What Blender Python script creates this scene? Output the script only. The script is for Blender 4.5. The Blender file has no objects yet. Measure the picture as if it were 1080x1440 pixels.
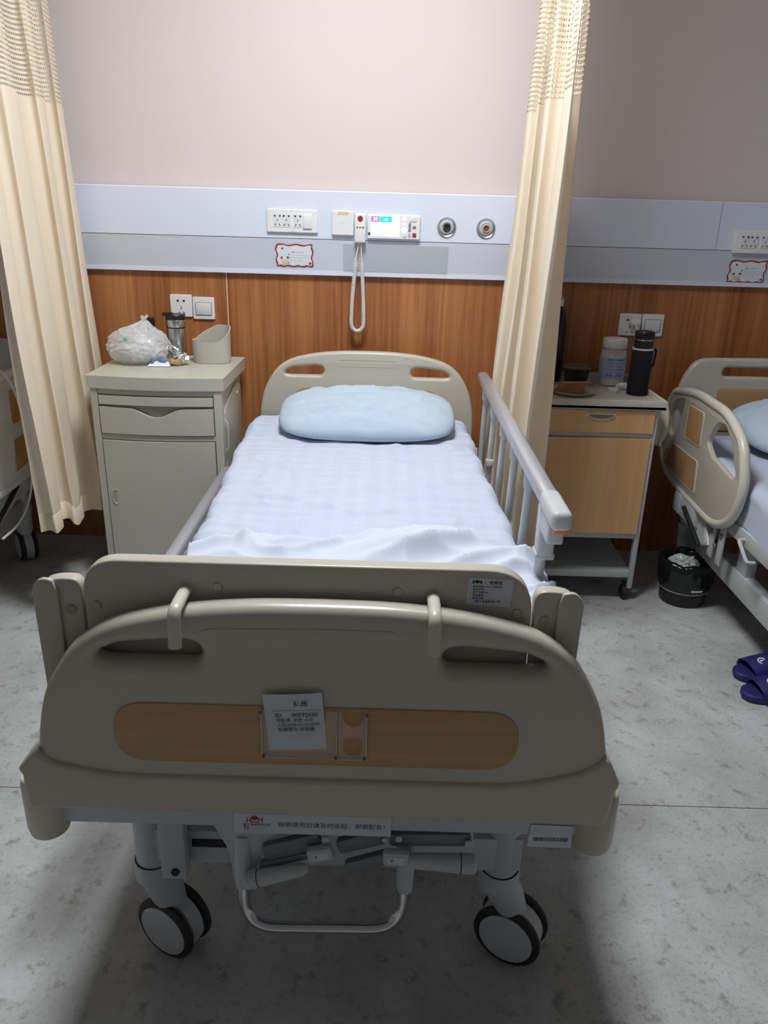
import bpy, bmesh, math, random
from mathutils import Vector, Matrix, noise

PI = math.pi
scene = bpy.context.scene
C = scene.collection

# ------------------------------------------------------------------ camera, light, exposure
def make_camera():
    cam = bpy.data.cameras.new('camera')
    o = bpy.data.objects.new('camera', cam); C.objects.link(o)
    yaw, pitch, roll = -0.0008, 0.3697, 0.0277
    cy, sy, cp, sp = math.cos(yaw), math.sin(yaw), math.cos(pitch), math.sin(pitch)
    f = Vector((sy*cp, cy*cp, -sp)); r = Vector((cy, -sy, 0)); u = r.cross(f)
    c, s = math.cos(roll), math.sin(roll)
    r2 = c*r + s*u; u2 = -s*r + c*u
    M = Matrix(((r2.x, u2.x, -f.x), (r2.y, u2.y, -f.y), (r2.z, u2.z, -f.z))).to_4x4()
    o.matrix_world = Matrix.Translation((0.0827, -3.0202, 1.3824)) @ M
    cam.sensor_fit = 'VERTICAL'; cam.sensor_height = 36.0
    cam.lens = 36.0*1091.2/1440.0
    cam.clip_start = 0.02
    scene.camera = o
make_camera()

world = bpy.data.worlds.new('world'); scene.world = world; world.use_nodes = True
bg = world.node_tree.nodes['Background']
bg.inputs[0].default_value = (0.93, 0.96, 1.0, 1); bg.inputs[1].default_value = 0.115
LAMP_XY = (-0.03, -1.16); LAMP_W = 48.0
scene.view_settings.view_transform = 'Standard'
scene.view_settings.look = 'None'
scene.view_settings.gamma = 1.0
scene.view_settings.use_curve_mapping = False
scene.view_settings.exposure = 0.0

# ------------------------------------------------------------------ materials
def lin(r, g, b):
    def f(v):
        v /= 255.0
        return v/12.92 if v <= 0.04045 else ((v+0.055)/1.055)**2.4
    return (f(r), f(g), f(b), 1)

def mat(name, col, rough=0.5, metal=0.0, var=0.0, vscale=8.0, bump=0.0, bscale=60.0, stretch=None,
        coat=0.0, alpha=1.0, trans=0.0, emit=None, estr=0.0, subs=0.0, stripes=None):
    m = bpy.data.materials.new(name); m.use_nodes = True
    nt = m.node_tree; p = nt.nodes['Principled BSDF']
    p.inputs['Base Color'].default_value = col
    p.inputs['Roughness'].default_value = rough
    p.inputs['Metallic'].default_value = metal
    p.inputs['Coat Weight'].default_value = coat
    p.inputs['Alpha'].default_value = alpha
    p.inputs['Transmission Weight'].default_value = trans
    if emit:
        p.inputs['Emission Color'].default_value = emit; p.inputs['Emission Strength'].default_value = estr
    tc = nt.nodes.new('ShaderNodeTexCoord'); mp = nt.nodes.new('ShaderNodeMapping')
    nt.links.new(tc.outputs['Object'], mp.inputs['Vector'])
    if stretch: mp.inputs['Scale'].default_value = stretch
    if var > 0:
        n = nt.nodes.new('ShaderNodeTexNoise'); n.inputs['Scale'].default_value = vscale; n.inputs['Detail'].default_value = 5
        nt.links.new(mp.outputs[0], n.inputs['Vector'])
        mr = nt.nodes.new('ShaderNodeMapRange'); mr.inputs[1].default_value = 0.3; mr.inputs[2].default_value = 0.7
        mr.inputs[3].default_value = 1-var; mr.inputs[4].default_value = 1+var
        nt.links.new(n.outputs['Fac'], mr.inputs[0])
        mx = nt.nodes.new('ShaderNodeVectorMath'); mx.operation = 'SCALE'
        mx.inputs[0].default_value = col[:3]
        nt.links.new(mr.outputs[0], mx.inputs['Scale'])
        nt.links.new(mx.outputs[0], p.inputs['Base Color'])
    if bump > 0:
        n2 = nt.nodes.new('ShaderNodeTexNoise'); n2.inputs['Scale'].default_value = bscale; n2.inputs['Detail'].default_value = 3
        nt.links.new(mp.outputs[0], n2.inputs['Vector'])
        b = nt.nodes.new('ShaderNodeBump'); b.inputs['Strength'].default_value = bump; b.inputs['Distance'].default_value = 0.002
        nt.links.new(n2.outputs['Fac'], b.inputs['Height']); nt.links.new(b.outputs[0], p.inputs['Normal'])
    return m

def wood_mat(name, dark, light, axis='z', scale=1.0, rough=0.35, line=0.5):
    m = bpy.data.materials.new(name); m.use_nodes = True
    nt = m.node_tree; p = nt.nodes['Principled BSDF']; p.inputs['Roughness'].default_value = rough
    tc = nt.nodes.new('ShaderNodeTexCoord'); mp = nt.nodes.new('ShaderNodeMapping')
    s = {'z': (60, 60, 1.6), 'x': (3.0, 60, 60)}[axis]
    mp.inputs['Scale'].default_value = tuple(v*scale for v in s)
    nt.links.new(tc.outputs['Object'], mp.inputs['Vector'])
    n = nt.nodes.new('ShaderNodeTexNoise'); n.inputs['Scale'].default_value = 1.0; n.inputs['Detail'].default_value = 6
    n.inputs['Roughness'].default_value = 0.6; n.inputs['Distortion'].default_value = 0.6
    nt.links.new(mp.outputs[0], n.inputs['Vector'])
    mp2 = nt.nodes.new('ShaderNodeMapping'); mp2.inputs['Scale'].default_value = tuple(v*scale*(0.16) for v in s)
    nt.links.new(tc.outputs['Object'], mp2.inputs['Vector'])
    n2 = nt.nodes.new('ShaderNodeTexNoise'); n2.inputs['Scale'].default_value = 1.0; n2.inputs['Detail'].default_value = 3
    nt.links.new(mp2.outputs[0], n2.inputs['Vector'])
    add = nt.nodes.new('ShaderNodeMath'); add.operation = 'MULTIPLY_ADD'; add.inputs[1].default_value = line
    nt.links.new(n.outputs['Fac'], add.inputs[0]); 
    mul = nt.nodes.new('ShaderNodeMath'); mul.operation = 'MULTIPLY'; mul.inputs[1].default_value = 1-line
    nt.links.new(n2.outputs['Fac'], mul.inputs[0]); nt.links.new(mul.outputs[0], add.inputs[2])
    cr = nt.nodes.new('ShaderNodeValToRGB'); cr.color_ramp.elements[0].position = 0.38; cr.color_ramp.elements[1].position = 0.62
    cr.color_ramp.elements[0].color = dark; cr.color_ramp.elements[1].color = light
    nt.links.new(add.outputs[0], cr.inputs[0]); nt.links.new(cr.outputs[0], p.inputs['Base Color'])
    return m

def floor_mat():
    m = bpy.data.materials.new('floor_vinyl'); m.use_nodes = True
    nt = m.node_tree; p = nt.nodes['Principled BSDF']; p.inputs['Roughness'].default_value = 0.42
    tc = nt.nodes.new('ShaderNodeTexCoord')
    def nz(scale, detail, rough=0.6):
        n = nt.nodes.new('ShaderNodeTexNoise'); n.inputs['Scale'].default_value = scale
        n.inputs['Detail'].default_value = detail; n.inputs['Roughness'].default_value = rough
        nt.links.new(tc.outputs['Object'], n.inputs['Vector']); return n
    a = nz(3.2, 8, 0.68); cr = nt.nodes.new('ShaderNodeValToRGB')
    cr.color_ramp.elements[0].position = 0.33; cr.color_ramp.elements[1].position = 0.66
    cr.color_ramp.elements[0].color = (0.39, 0.395, 0.375, 1); cr.color_ramp.elements[1].color = (0.585, 0.605, 0.60, 1)
    nt.links.new(a.outputs['Fac'], cr.inputs[0])
    b = nz(26, 4, 0.7); cr2 = nt.nodes.new('ShaderNodeValToRGB')
    cr2.color_ramp.elements[0].position = 0.31; cr2.color_ramp.elements[1].position = 0.45
    cr2.color_ramp.elements[0].color = (0.45, 0.43, 0.40, 1); cr2.color_ramp.elements[1].color = (1, 1, 1, 1)
    nt.links.new(b.outputs['Fac'], cr2.inputs[0])
    mx = nt.nodes.new('ShaderNodeMix'); mx.data_type = 'RGBA'; mx.blend_type = 'MULTIPLY'; mx.inputs[0].default_value = 0.75
    nt.links.new(cr.outputs[0], mx.inputs[6]); nt.links.new(cr2.outputs[0], mx.inputs[7])
    nt.links.new(mx.outputs[2], p.inputs['Base Color'])
    d = nz(110, 3, 0.8); cr3 = nt.nodes.new('ShaderNodeValToRGB')
    cr3.color_ramp.elements[0].position = 0.34; cr3.color_ramp.elements[1].position = 0.46
    cr3.color_ramp.elements[0].color = (0.64, 0.63, 0.60, 1); cr3.color_ramp.elements[1].color = (1, 1, 1, 1)
    nt.links.new(d.outputs['Fac'], cr3.inputs[0])
    e = nz(1.3, 5, 0.6); cr4 = nt.nodes.new('ShaderNodeValToRGB')
    cr4.color_ramp.elements[0].position = 0.38; cr4.color_ramp.elements[1].position = 0.60
    cr4.color_ramp.elements[0].color = (0.35, 0.35, 0.35, 1); cr4.color_ramp.elements[1].color = (1, 1, 1, 1)
    nt.links.new(e.outputs['Fac'], cr4.inputs[0])
    mx2 = nt.nodes.new('ShaderNodeMix'); mx2.data_type = 'RGBA'; mx2.blend_type = 'MULTIPLY'
    nt.links.new(cr4.outputs[0], mx2.inputs[0])
    nt.links.new(mx.outputs[2], mx2.inputs[6]); nt.links.new(cr3.outputs[0], mx2.inputs[7])
    nt.links.new(mx2.outputs[2], p.inputs['Base Color'])
    c = nz(5, 3); mr = nt.nodes.new('ShaderNodeMapRange'); mr.inputs[3].default_value = 0.3; mr.inputs[4].default_value = 0.6
    nt.links.new(c.outputs['Fac'], mr.inputs[0]); nt.links.new(mr.outputs[0], p.inputs['Roughness'])
    return m

def sheet_mat(name, col, stripe=True):
    m = mat(name, col, rough=0.85)
    nt = m.node_tree; p = nt.nodes['Principled BSDF']
    p.inputs['Sheen Weight'].default_value = 0.15
    if stripe:
        tc = nt.nodes.new('ShaderNodeTexCoord'); sx = nt.nodes.new('ShaderNodeSeparateXYZ')
        nt.links.new(tc.outputs['Object'], sx.inputs[0])
        k = nt.nodes.new('ShaderNodeMath'); k.operation = 'MULTIPLY'; k.inputs[1].default_value = 2*PI/0.06
        nt.links.new(sx.outputs[0], k.inputs[0])
        s = nt.nodes.new('ShaderNodeMath'); s.operation = 'SINE'; nt.links.new(k.outputs[0], s.inputs[0])
        g = nt.nodes.new('ShaderNodeMapRange'); g.inputs[1].default_value = -0.15; g.inputs[2].default_value = 0.15
        g.inputs[3].default_value = 0.975; g.inputs[4].default_value = 1.0
        nt.links.new(s.outputs[0], g.inputs[0])
        v = nt.nodes.new('ShaderNodeVectorMath'); v.operation = 'SCALE'; v.inputs[0].default_value = col[:3]
        nt.links.new(g.outputs[0], v.inputs['Scale']); nt.links.new(v.outputs[0], p.inputs['Base Color'])
    return m

def cloth_mat(name, col, transl=0.25):
    m = bpy.data.materials.new(name); m.use_nodes = True
    nt = m.node_tree; p = nt.nodes['Principled BSDF']; out = nt.nodes['Material Output']
    p.inputs['Base Color'].default_value = col; p.inputs['Roughness'].default_value = 0.85
    t = nt.nodes.new('ShaderNodeBsdfTranslucent'); t.inputs[0].default_value = col
    mx = nt.nodes.new('ShaderNodeMixShader'); mx.inputs[0].default_value = transl
    nt.links.new(p.outputs[0], mx.inputs[1]); nt.links.new(t.outputs[0], mx.inputs[2]); nt.links.new(mx.outputs[0], out.inputs[0])
    return m

M = dict(
    wall=mat('wall_paint', (0.70, 0.61, 0.585, 1), 0.7, bump=0.08, bscale=140),
    ceil=mat('ceiling_paint', (0.55, 0.535, 0.50, 1), 0.8),
    floor=floor_mat(),
    seam=mat('pale_seam', (0.62, 0.52, 0.42, 1), 0.6),
    panel=wood_mat('wall_laminate', (0.27, 0.085, 0.024, 1), (0.49, 0.20, 0.07, 1), 'z', 1.0, 0.4, 0.55),
    unit=mat('bedhead_enamel', (0.70, 0.745, 0.86, 1), 0.35),
    unit2=mat('bedhead_enamel_shaded', (0.64, 0.67, 0.755, 1), 0.35),  # same enamel, with the shade of the slanted lower face put into the colour
    unit3=mat('bedhead_grey_insert', (0.49, 0.52, 0.57, 1), 0.4),
    white=mat('white_plastic', (0.80, 0.80, 0.80, 1), 0.3),
    white2=mat('white_key', (0.74, 0.75, 0.77, 1), 0.3),
    dark=mat('dark_slot', (0.015, 0.015, 0.018, 1), 0.5),
    ink=mat('black_ink', (0.03, 0.03, 0.05, 1), 0.6),
    greyink=mat('grey_ink', (0.30, 0.30, 0.33, 1), 0.6),
    beige=mat('beige_abs', (0.52, 0.485, 0.405, 1), 0.32, bump=0.06, bscale=260),
    beige2=mat('beige_cabinet_abs', (0.50, 0.485, 0.415, 1), 0.36, bump=0.06, bscale=260),
    beiged=mat('beige_ring_shade', (0.36, 0.335, 0.28, 1), 0.4),
    cream=mat('cream_abs', (0.64, 0.61, 0.52, 1), 0.3),
    board_wood=wood_mat('board_wood_insert', (0.44, 0.25, 0.115, 1), (0.56, 0.33, 0.16, 1), 'x', 0.6, 0.4),
    cab_wood=wood_mat('cabinet_wood', (0.68, 0.38, 0.17, 1), (0.82, 0.49, 0.24, 1), 'z', 0.7, 0.4),
    steel=mat('powder_coated_steel', (0.50, 0.545, 0.59, 1), 0.38),
    steel_l=mat('light_grey_steel', (0.52, 0.535, 0.54, 1), 0.4),
    steel_d=mat('grey_crank_plastic', (0.17, 0.185, 0.20, 1), 0.4),
    rail=mat('rail_aluminium', (0.50, 0.51, 0.55, 1), 0.36, metal=0.5),
    post=mat('rail_post_paint', (0.56, 0.58, 0.59, 1), 0.35),
    chrome=mat('chrome', (0.60, 0.60, 0.62, 1), 0.16, metal=1.0),
    brushed=mat('brushed_steel', (0.60, 0.60, 0.61, 1), 0.28, metal=1.0, var=0.08, vscale=5, stretch=(60, 60, 2)),
    rubber=mat('black_rubber', (0.02, 0.02, 0.024, 1), 0.6),
    wheel=mat('wheel_grey', (0.50, 0.52, 0.54, 1), 0.4),
    orange=mat('orange_plastic', (0.85, 0.20, 0.03, 1), 0.35),
    blackp=mat('black_plastic', (0.012, 0.012, 0.014, 1), 0.35),
    neoprene=mat('black_neoprene', (0.008, 0.008, 0.014, 1), 0.85),
    sheet=sheet_mat('striped_sheet', (0.54, 0.59, 0.72, 1)),
    quilt=sheet_mat('white_cotton', (0.60, 0.65, 0.76, 1), False),
    pillow=sheet_mat('pale_blue_pillowcase', (0.47, 0.575, 0.69, 1), False),
    mattress=mat('mattress_cover', (0.50, 0.55, 0.66, 1), 0.8),
    curtain=cloth_mat('curtain_cloth', (0.90, 0.79, 0.63, 1), 0.16),
    net=cloth_mat('curtain_net', (0.88, 0.77, 0.60, 1), 0.12),
    paper=mat('paper', (0.64, 0.67, 0.74, 1), 0.7),
    sticker=mat('sticker_paper', (0.62, 0.64, 0.69, 1), 0.45),
    notice=mat('notice_paper', (0.80, 0.82, 0.87, 1), 0.4),
    red=mat('dark_red_print', (0.30, 0.035, 0.05, 1), 0.5),
    redb=mat('red_button', (0.33, 0.03, 0.03, 1), 0.35),
    tan=mat('tan_print', (0.72, 0.50, 0.28, 1), 0.6),
    brownp=mat('brown_print', (0.16, 0.08, 0.06, 1), 0.6),
    acrylic=mat('clear_acrylic', (1, 0.96, 0.93, 1), 0.08, alpha=0.13, coat=0.3),
    acryledge=mat('acrylic_edge', (0.70, 0.60, 0.52, 1), 0.2, alpha=0.75),
    bag=mat('thin_plastic_bag', (0.80, 0.81, 0.82, 1), 0.2, alpha=0.55, coat=0.4, bump=0.5, bscale=25),
    foil=mat('foil', (0.80, 0.79, 0.77, 1), 0.22, metal=1.0),
    card=mat('brown_card', (0.46, 0.30, 0.15, 1), 0.7),
    blue=mat('blue_print', (0.12, 0.22, 0.52, 1), 0.5),
    paleblue=mat('pale_blue_label', (0.40, 0.50, 0.68, 1), 0.45),
    green=mat('green_print', (0.05, 0.32, 0.20, 1), 0.5),
    binbag=mat('black_bin_bag', (0.008, 0.010, 0.010, 1), 0.22, bump=0.6, bscale=35),
    slipper=mat('navy_foam', (0.018, 0.018, 0.13, 1), 0.55),
    navy=mat('navy_cloth', (0.02, 0.03, 0.08, 1), 0.8),
    brass=mat('worn_brass', (0.22, 0.19, 0.12, 1), 0.4, metal=0.5),
    redbrass=mat('copper_red', (0.34, 0.08, 0.03, 1), 0.4, metal=0.3),
    clear=mat('clear_jar', (0.80, 0.84, 0.86, 1), 0.12, alpha=0.5, coat=0.5),
    cloth_c=mat('cream_cloth', (0.66, 0.58, 0.47, 1), 0.9),
    scr_white=mat('screen_white', (0, 0, 0, 1), 0.4, emit=(0.95, 0.97, 1, 1), estr=1.6),
    scr_cyan=mat('screen_cyan', (0, 0, 0, 1), 0.4, emit=(0.03, 0.72, 0.78, 1), estr=1.2),
    scr_pink=mat('screen_pink', (0, 0, 0, 1), 0.4, emit=(0.62, 0.32, 0.56, 1), estr=1.0),
    key_pink=mat('lit_pink_key', (0.8, 0.5, 0.6, 1), 0.4, emit=(1.0, 0.55, 0.68, 1), estr=0.9),
    key_white=mat('lit_white_key', (0.8, 0.8, 0.8, 1), 0.4, emit=(1, 1, 1, 1), estr=1.1),
    lamp=mat('lamp_diffuser', (0.9, 0.9, 0.9, 1), 0.5, emit=(0.95, 0.97, 1, 1), estr=6.0),
    keyg=mat('grey_key', (0.20, 0.21, 0.23, 1), 0.4),
)

# ------------------------------------------------------------------ geometry helpers
def NB(): return bmesh.new()

def link_mesh(name, bm, m, parent=None, origin=None, smooth=True, angle=38, recalc=True):
    """bm is in world coordinates; the object is placed at origin (or the parent's place)."""
    if recalc: bmesh.ops.recalc_face_normals(bm, faces=bm.faces[:])
    off = Vector((0, 0, 0))
    if parent is not None: off = parent['_w'] if '_w' in parent.keys() else Vector((0, 0, 0))
    off = Vector(off)
    loc = Vector(origin) if origin is not None else Vector((0, 0, 0))
    if parent is not None and origin is None: base = off
    else: base = loc
    for v in bm.verts: v.co -= base
    me = bpy.data.meshes.new(name); bm.to_mesh(me); bm.free()
    mats = m if isinstance(m, (list, tuple)) else [m]
    for q in mats: me.materials.append(q)
    if smooth:
        for p in me.polygons: p.use_smooth = True
        try: me.set_sharp_from_angle(angle=math.radians(angle))
        except Exception: pass
    o = bpy.data.objects.new(name, me); C.objects.link(o)
    if parent is not None:
        o.parent = parent; o.location = base - off
    else: o.location = base
    o['_w'] = tuple(base)
    return o

def thing(name, label, cat, loc, group=None):
    o = bpy.data.objects.new(name, None); C.objects.link(o); o.location = loc; o.empty_display_size = 0.05
    o['_w'] = tuple(loc); o['label'] = label; o['category'] = cat
    if group: o['group'] = group
    return o

def tag(o, label, cat, group=None):
    o['label'] = label; o['category'] = cat
    if group: o['group'] = group
    return o

def struct(name, bm, m, parent=None, label=None, **k):
    o = link_mesh(name, bm, m, parent, **k); o['kind'] = 'structure'
    if label: o['label'] = label
    return o

FINE = {'print', 'lettering', 'small_lettering', 'spots', 'barcode', 'label_print', 'white_print', 'socket_holes', 'key_dots', 'edges', 'title', 'figures', 'blue_print', 'straight_cord', 'foil', 'knot', 'emblem', 'green_mark'}
def part(name, bm, m, parent, split=False, **k):
    if split:
        left = set(bm.verts); groups = []
        while left:
            st = [left.pop()]; g = set(st)
            while st:
                v = st.pop()
                for e in v.link_edges:
                    w = e.other_vert(v)
                    if w in left: left.discard(w); g.add(w); st.append(w)
            groups.append(g)
        out = None
        for g in groups:
            b2 = bmesh.new(); mp = {}
            for v in g: mp[v] = b2.verts.new(v.co)
            for f in {f for v in g for f in v.link_faces}: b2.faces.new([mp[v] for v in f.verts])
            out = link_mesh(name, b2, m, parent, **k)
        bm.free(); return out
    o = link_mesh(name, bm, m, parent, **k)
    if name in FINE and parent is not None: o['kind'] = 'stuff'
    return o

def xf(bm, verts, T):
    bmesh.ops.transform(bm, matrix=T, verts=verts)

def box(bm, a, b, bev=0.0, seg=2, T=None):
    x0, y0, z0 = a; x1, y1, z1 = b
    r = bmesh.ops.create_cube(bm, size=1.0); vs = r['verts']
    for v in vs:
        v.co = Vector(((v.co.x+.5)*(x1-x0)+x0, (v.co.y+.5)*(y1-y0)+y0, (v.co.z+.5)*(z1-z0)+z0))
    fs = set(); es = set()
    for v in vs:
        fs.update(v.link_faces); es.update(v.link_edges)
    if bev > 0:
        rr = bmesh.ops.bevel(bm, geom=list(es), offset=bev, segments=seg, affect='EDGES', profile=0.5)
        vs = list({v for f in rr['faces'] for v in f.verts} | {v for v in vs if v.is_valid})
    if T is not None: xf(bm, vs, T)
    return vs

def tube(bm, pts, r, n=12, caps=True, closed=False, sy=1.0):
    pts = [Vector(p) for p in pts]; N = len(pts)
    rr = r if isinstance(r, (list, tuple)) else [r]*N
    def tan(i):
        if closed: return (pts[(i+1) % N]-pts[i-1]).normalized()
        if i == 0: return (pts[1]-pts[0]).normalized()
        if i == N-1: return (pts[-1]-pts[-2]).normalized()
        return ((pts[i+1]-pts[i]).normalized()+(pts[i]-pts[i-1]).normalized()).normalized()
    t = tan(0); up = Vector((0, 0, 1)) if abs(t.z) < .9 else Vector((0, 1, 0))
    nrm = (up - up.dot(t)*t).normalized(); rings = []
    for i in range(N):
        t = tan(i); nrm = (nrm - nrm.dot(t)*t).normalized(); bi = t.cross(nrm)
        rings.append([bm.verts.new(pts[i]+rr[i]*(math.cos(2*PI*k/n)*nrm*sy+math.sin(2*PI*k/n)*bi)) for k in range(n)])
    rng = N if closed else N-1
    for i in range(rng):
        A, B = rings[i], rings[(i+1) % N]
        for k in range(n):
            bm.faces.new((A[k], A[(k+1) % n], B[(k+1) % n], B[k]))
    if caps and not closed:
        bm.faces.new(rings[0][::-1]); bm.faces.new(rings[-1])
    return [v for q in rings for v in q]

def fillet(pts, rad, seg=6, closed=False):
    """round the corners of a polyline"""
    P = [Vector(p) for p in pts]; out = []; N = len(P)
    rads = rad if isinstance(rad, (list, tuple)) else [rad]*N
    for i in range(N):
        if not closed and i in (0, N-1): out.append(P[i]); continue
        a, b, c = P[i-1], P[i], P[(i+1) % N]
        u = a-b; w = c-b; r = min(rads[i], u.length*0.49, w.length*0.49)
        if r < 1e-5: out.append(b); continue
        p0 = b+u.normalized()*r; p1 = b+w.normalized()*r
        for k in range(seg+1):
            t = k/seg; out.append((1-t)**2*p0+2*t*(1-t)*b+t*t*p1)
    return out

def lathe(bm, c, prof, n=28, axis=(0, 0, 1), cap0=True, cap1=True, sx=1.0, sy=1.0):
    """prof: list of (radius, height) along the axis from c"""
    ax = Vector(axis).normalized()
    q = Vector((0, 0, 1)).rotation_difference(ax).to_matrix().to_4x4()
    T = Matrix.Translation(c) @ q; rings = []; allv = []
    for (r, h) in prof:
        ring = [bm.verts.new(T @ Vector((r*math.cos(2*PI*k/n)*sx, r*math.sin(2*PI*k/n)*sy, h))) for k in range(n)]
        rings.append(ring); allv += ring
    for A, B in zip(rings, rings[1:]):
        for k in range(n): bm.faces.new((A[k], A[(k+1) % n], B[(k+1) % n], B[k]))
    if cap0 and prof[0][0] > 1e-6: bm.faces.new(rings[0][::-1])
    if cap1 and prof[-1][0] > 1e-6: bm.faces.new(rings[-1])
    return allv

def disc(bm, c, r, h, axis=(0, -1, 0), n=24, bev=0.0):
    pr = [(r, 0), (r, h)] if bev <= 0 else [(r, 0), (r, h-bev), (r-bev, h)]
    return lathe(bm, c, pr, n, axis)

def panel(bm, outline, holes=(), th=0.02, bev=0.006, plane='XZ', at=0.0, res=3):
    """moulded board with rounded rim: 2-D outline and holes, thickness th centred on 'at'.
    plane XZ: (x,z) drawn, faces -Y.  plane YZ: (y,z) drawn, faces X.  plane XY: (x,y) drawn, faces Z"""
    cu = bpy.data.curves.new('tmp', 'CURVE'); cu.dimensions = '2D'; cu.fill_mode = 'BOTH'
    for loop in [outline]+list(holes):
        sp = cu.splines.new('POLY'); sp.points.add(len(loop)-1)
        for k, p in enumerate(loop): sp.points[k].co = (p[0], p[1], 0, 1)
        sp.use_cyclic_u = True
    cu.extrude = max(th/2-bev, 0.0); cu.bevel_depth = bev; cu.bevel_resolution = res; cu.offset = -bev
    o = bpy.data.objects.new('tmp', cu); C.objects.link(o)
    dg = bpy.context.evaluated_depsgraph_get(); dg.update()
    me = bpy.data.meshes.new_from_object(o.evaluated_get(dg))
    tmp = bmesh.new(); tmp.from_mesh(me)
    for v in tmp.verts:
        a, b, c = v.co
        if plane == 'XZ': v.co = Vector((a, at-c, b))
        elif plane == 'YZ': v.co = Vector((at+c, a, b))
        else: v.co = Vector((a, b, at+c))
    bmesh.ops.remove_doubles(tmp, verts=tmp.verts[:], dist=1e-5)
    tmp.to_mesh(me); tmp.free(); bm.from_mesh(me)
    bpy.data.objects.remove(o); bpy.data.curves.remove(cu); bpy.data.meshes.remove(me)

def catmull(pts, seg=6):
    P = [Vector((p[0], p[1])) for p in pts]; out = []
    for i in range(len(P)-1):
        p0 = P[i-1] if i > 0 else 2*P[0]-P[1]; p1 = P[i]; p2 = P[i+1]
        p3 = P[i+2] if i+2 < len(P) else 2*P[-1]-P[-2]
        for k in range(seg):
            t = k/seg
            out.append(0.5*((2*p1)+(-p0+p2)*t+(2*p0-5*p1+4*p2-p3)*t*t+(-p0+3*p1-3*p2+p3)*t**3))
    out.append(P[-1]); return [tuple(p) for p in out]

def r2(pts, rad, seg=6):
    return [(p.x, p.y) for p in fillet([(a, b, 0) for a, b in pts], rad, seg, closed=True)]

def rrect(x0, z0, x1, z1, r, seg=5): return r2([(x0, z0), (x1, z0), (x1, z1), (x0, z1)], r, seg)

def flat(bm, loop, y, plane='XZ'):
    """thin printed shape: filled polygon facing -Y"""
    if plane == 'XZ': vs = [bm.verts.new((a, y, b)) for a, b in loop]
    elif plane == 'YZ': vs = [bm.verts.new((y, a, b)) for a, b in loop]
    else: vs = [bm.verts.new((a, b, y)) for a, b in loop]
    return bm.faces.new(vs)

def text(bm, s, size, T, align='LEFT', bold=0.0, squeeze=1.0):
    bold *= .4
    """T maps text plane (x right, y up) into the world"""
    cu = bpy.data.curves.new('tmp', 'FONT'); cu.body = s; cu.size = size; cu.align_x = align
    cu.resolution_u = 2; cu.offset = bold; cu.space_line = 1.0
    o = bpy.data.objects.new('tmp', cu); C.objects.link(o)
    dg = bpy.context.evaluated_depsgraph_get(); dg.update()
    me = bpy.data.meshes.new_from_object(o.evaluated_get(dg))
    if me is not None:
        for v in me.vertices: v.co = T @ Vector((v.co.x*squeeze, v.co.y, v.co.z))
        bm.from_mesh(me)
        bpy.data.meshes.remove(me)
    bpy.data.objects.remove(o); bpy.data.curves.remove(cu)

def TF(x, y, z, roll=0.0, tilt=0.0):
    """frame facing -Y at (x,y,z): text x->X, text y->Z; tilt leans the face"""
    return Matrix.Translation((x, y, z)) @ Matrix.Rotation(roll, 4, 'Y') @ Matrix.Rotation(PI/2+tilt, 4, 'X')

def nz(x, y, z=0.0): return noise.noise(Vector((x, y, z)))

# ------------------------------------------------------------------ the room
YW = 0.17          # plastered wall face
XL, XR, YB, H = -3.3, 3.4, -4.6, 2.8
b = NB(); box(b, (XL, YW+.008, 0), (XR, YW+.15, H)); wall = struct('wall_back', b, M['wall'], origin=(0, YW, 0), label='pale pinkish plastered wall behind the beds')
px = [XL, -1.78, -0.566, 0.655, 1.875, XR]
for i in range(5):
    b = NB(); box(b, (px[i]+.0015, YW-.012, 0.0), (px[i+1]-.0015, YW+.008, 1.19), 0.001, 1)
    o = part('wall_panel', b, M['panel'], wall)
for x in (px[2],):
    b = NB(); box(b, (x-.0022, YW-.0125, 0.0), (x+.0022, YW-.004, 1.19)); part('seam_strip', b, M['seam'], wall)
b = NB(); box(b, (XL, YB, -.12), (XR, YW, -.004)); floor = struct('floor', b, M['seam'], origin=(0, 0, 0), label='worn grey speckled vinyl floor')
ys = [YW, -1.452, -3.3, YB]
for i in range(3):
    b = NB(); box(b, (XL, ys[i+1]+.0015, -.004), (XR, ys[i]-.0015, 0.0)); part('vinyl_sheet', b, M['floor'], floor)
b = NB(); box(b, (XL, YB, H), (XR, YW+.15, H+.1)); struct('ceiling', b, M['ceil'], label='plain pale ceiling over the ward')
b = NB(); box(b, (XL-.1, YB, 0), (XL, YW+.15, H)); struct('wall_left', b, M['wall'], label='plain plastered side wall beyond the curtained-off bed')
b = NB(); box(b, (XR, YB, 0), (XR+.1, YW+.15, H)); struct('wall_right', b, M['wall'], label='plain plastered side wall beyond the shaded bed')

# ceiling lamp
t = thing('ceiling_light', 'square recessed ceiling light panel above the made bed', 'light', (LAMP_XY[0], LAMP_XY[1], H))
b = NB(); panel(b, rrect(LAMP_XY[0]-.32, LAMP_XY[1]-.32, LAMP_XY[0]+.32, LAMP_XY[1]+.32, .01),
                [rrect(LAMP_XY[0]-.285, LAMP_XY[1]-.285, LAMP_XY[0]+.285, LAMP_XY[1]+.285, .005)], .03, .004, 'XY', H-.015); part('frame', b, M['white'], t)
b = NB(); box(b, (LAMP_XY[0]-.287, LAMP_XY[1]-.287, H-.014), (LAMP_XY[0]+.287, LAMP_XY[1]+.287, H-.008)); part('diffuser', b, M['lamp'], t)
ld = bpy.data.lights.new('lamp', 'AREA'); ld.shape = 'RECTANGLE'; ld.size = 0.56; ld.size_y = 0.56
ld.energy = LAMP_W; ld.color = (0.95, 0.975, 1.0)
lo = bpy.data.objects.new('lamp', ld); C.objects.link(lo); lo.parent = t; lo.location = (0, 0, -.02)

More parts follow.
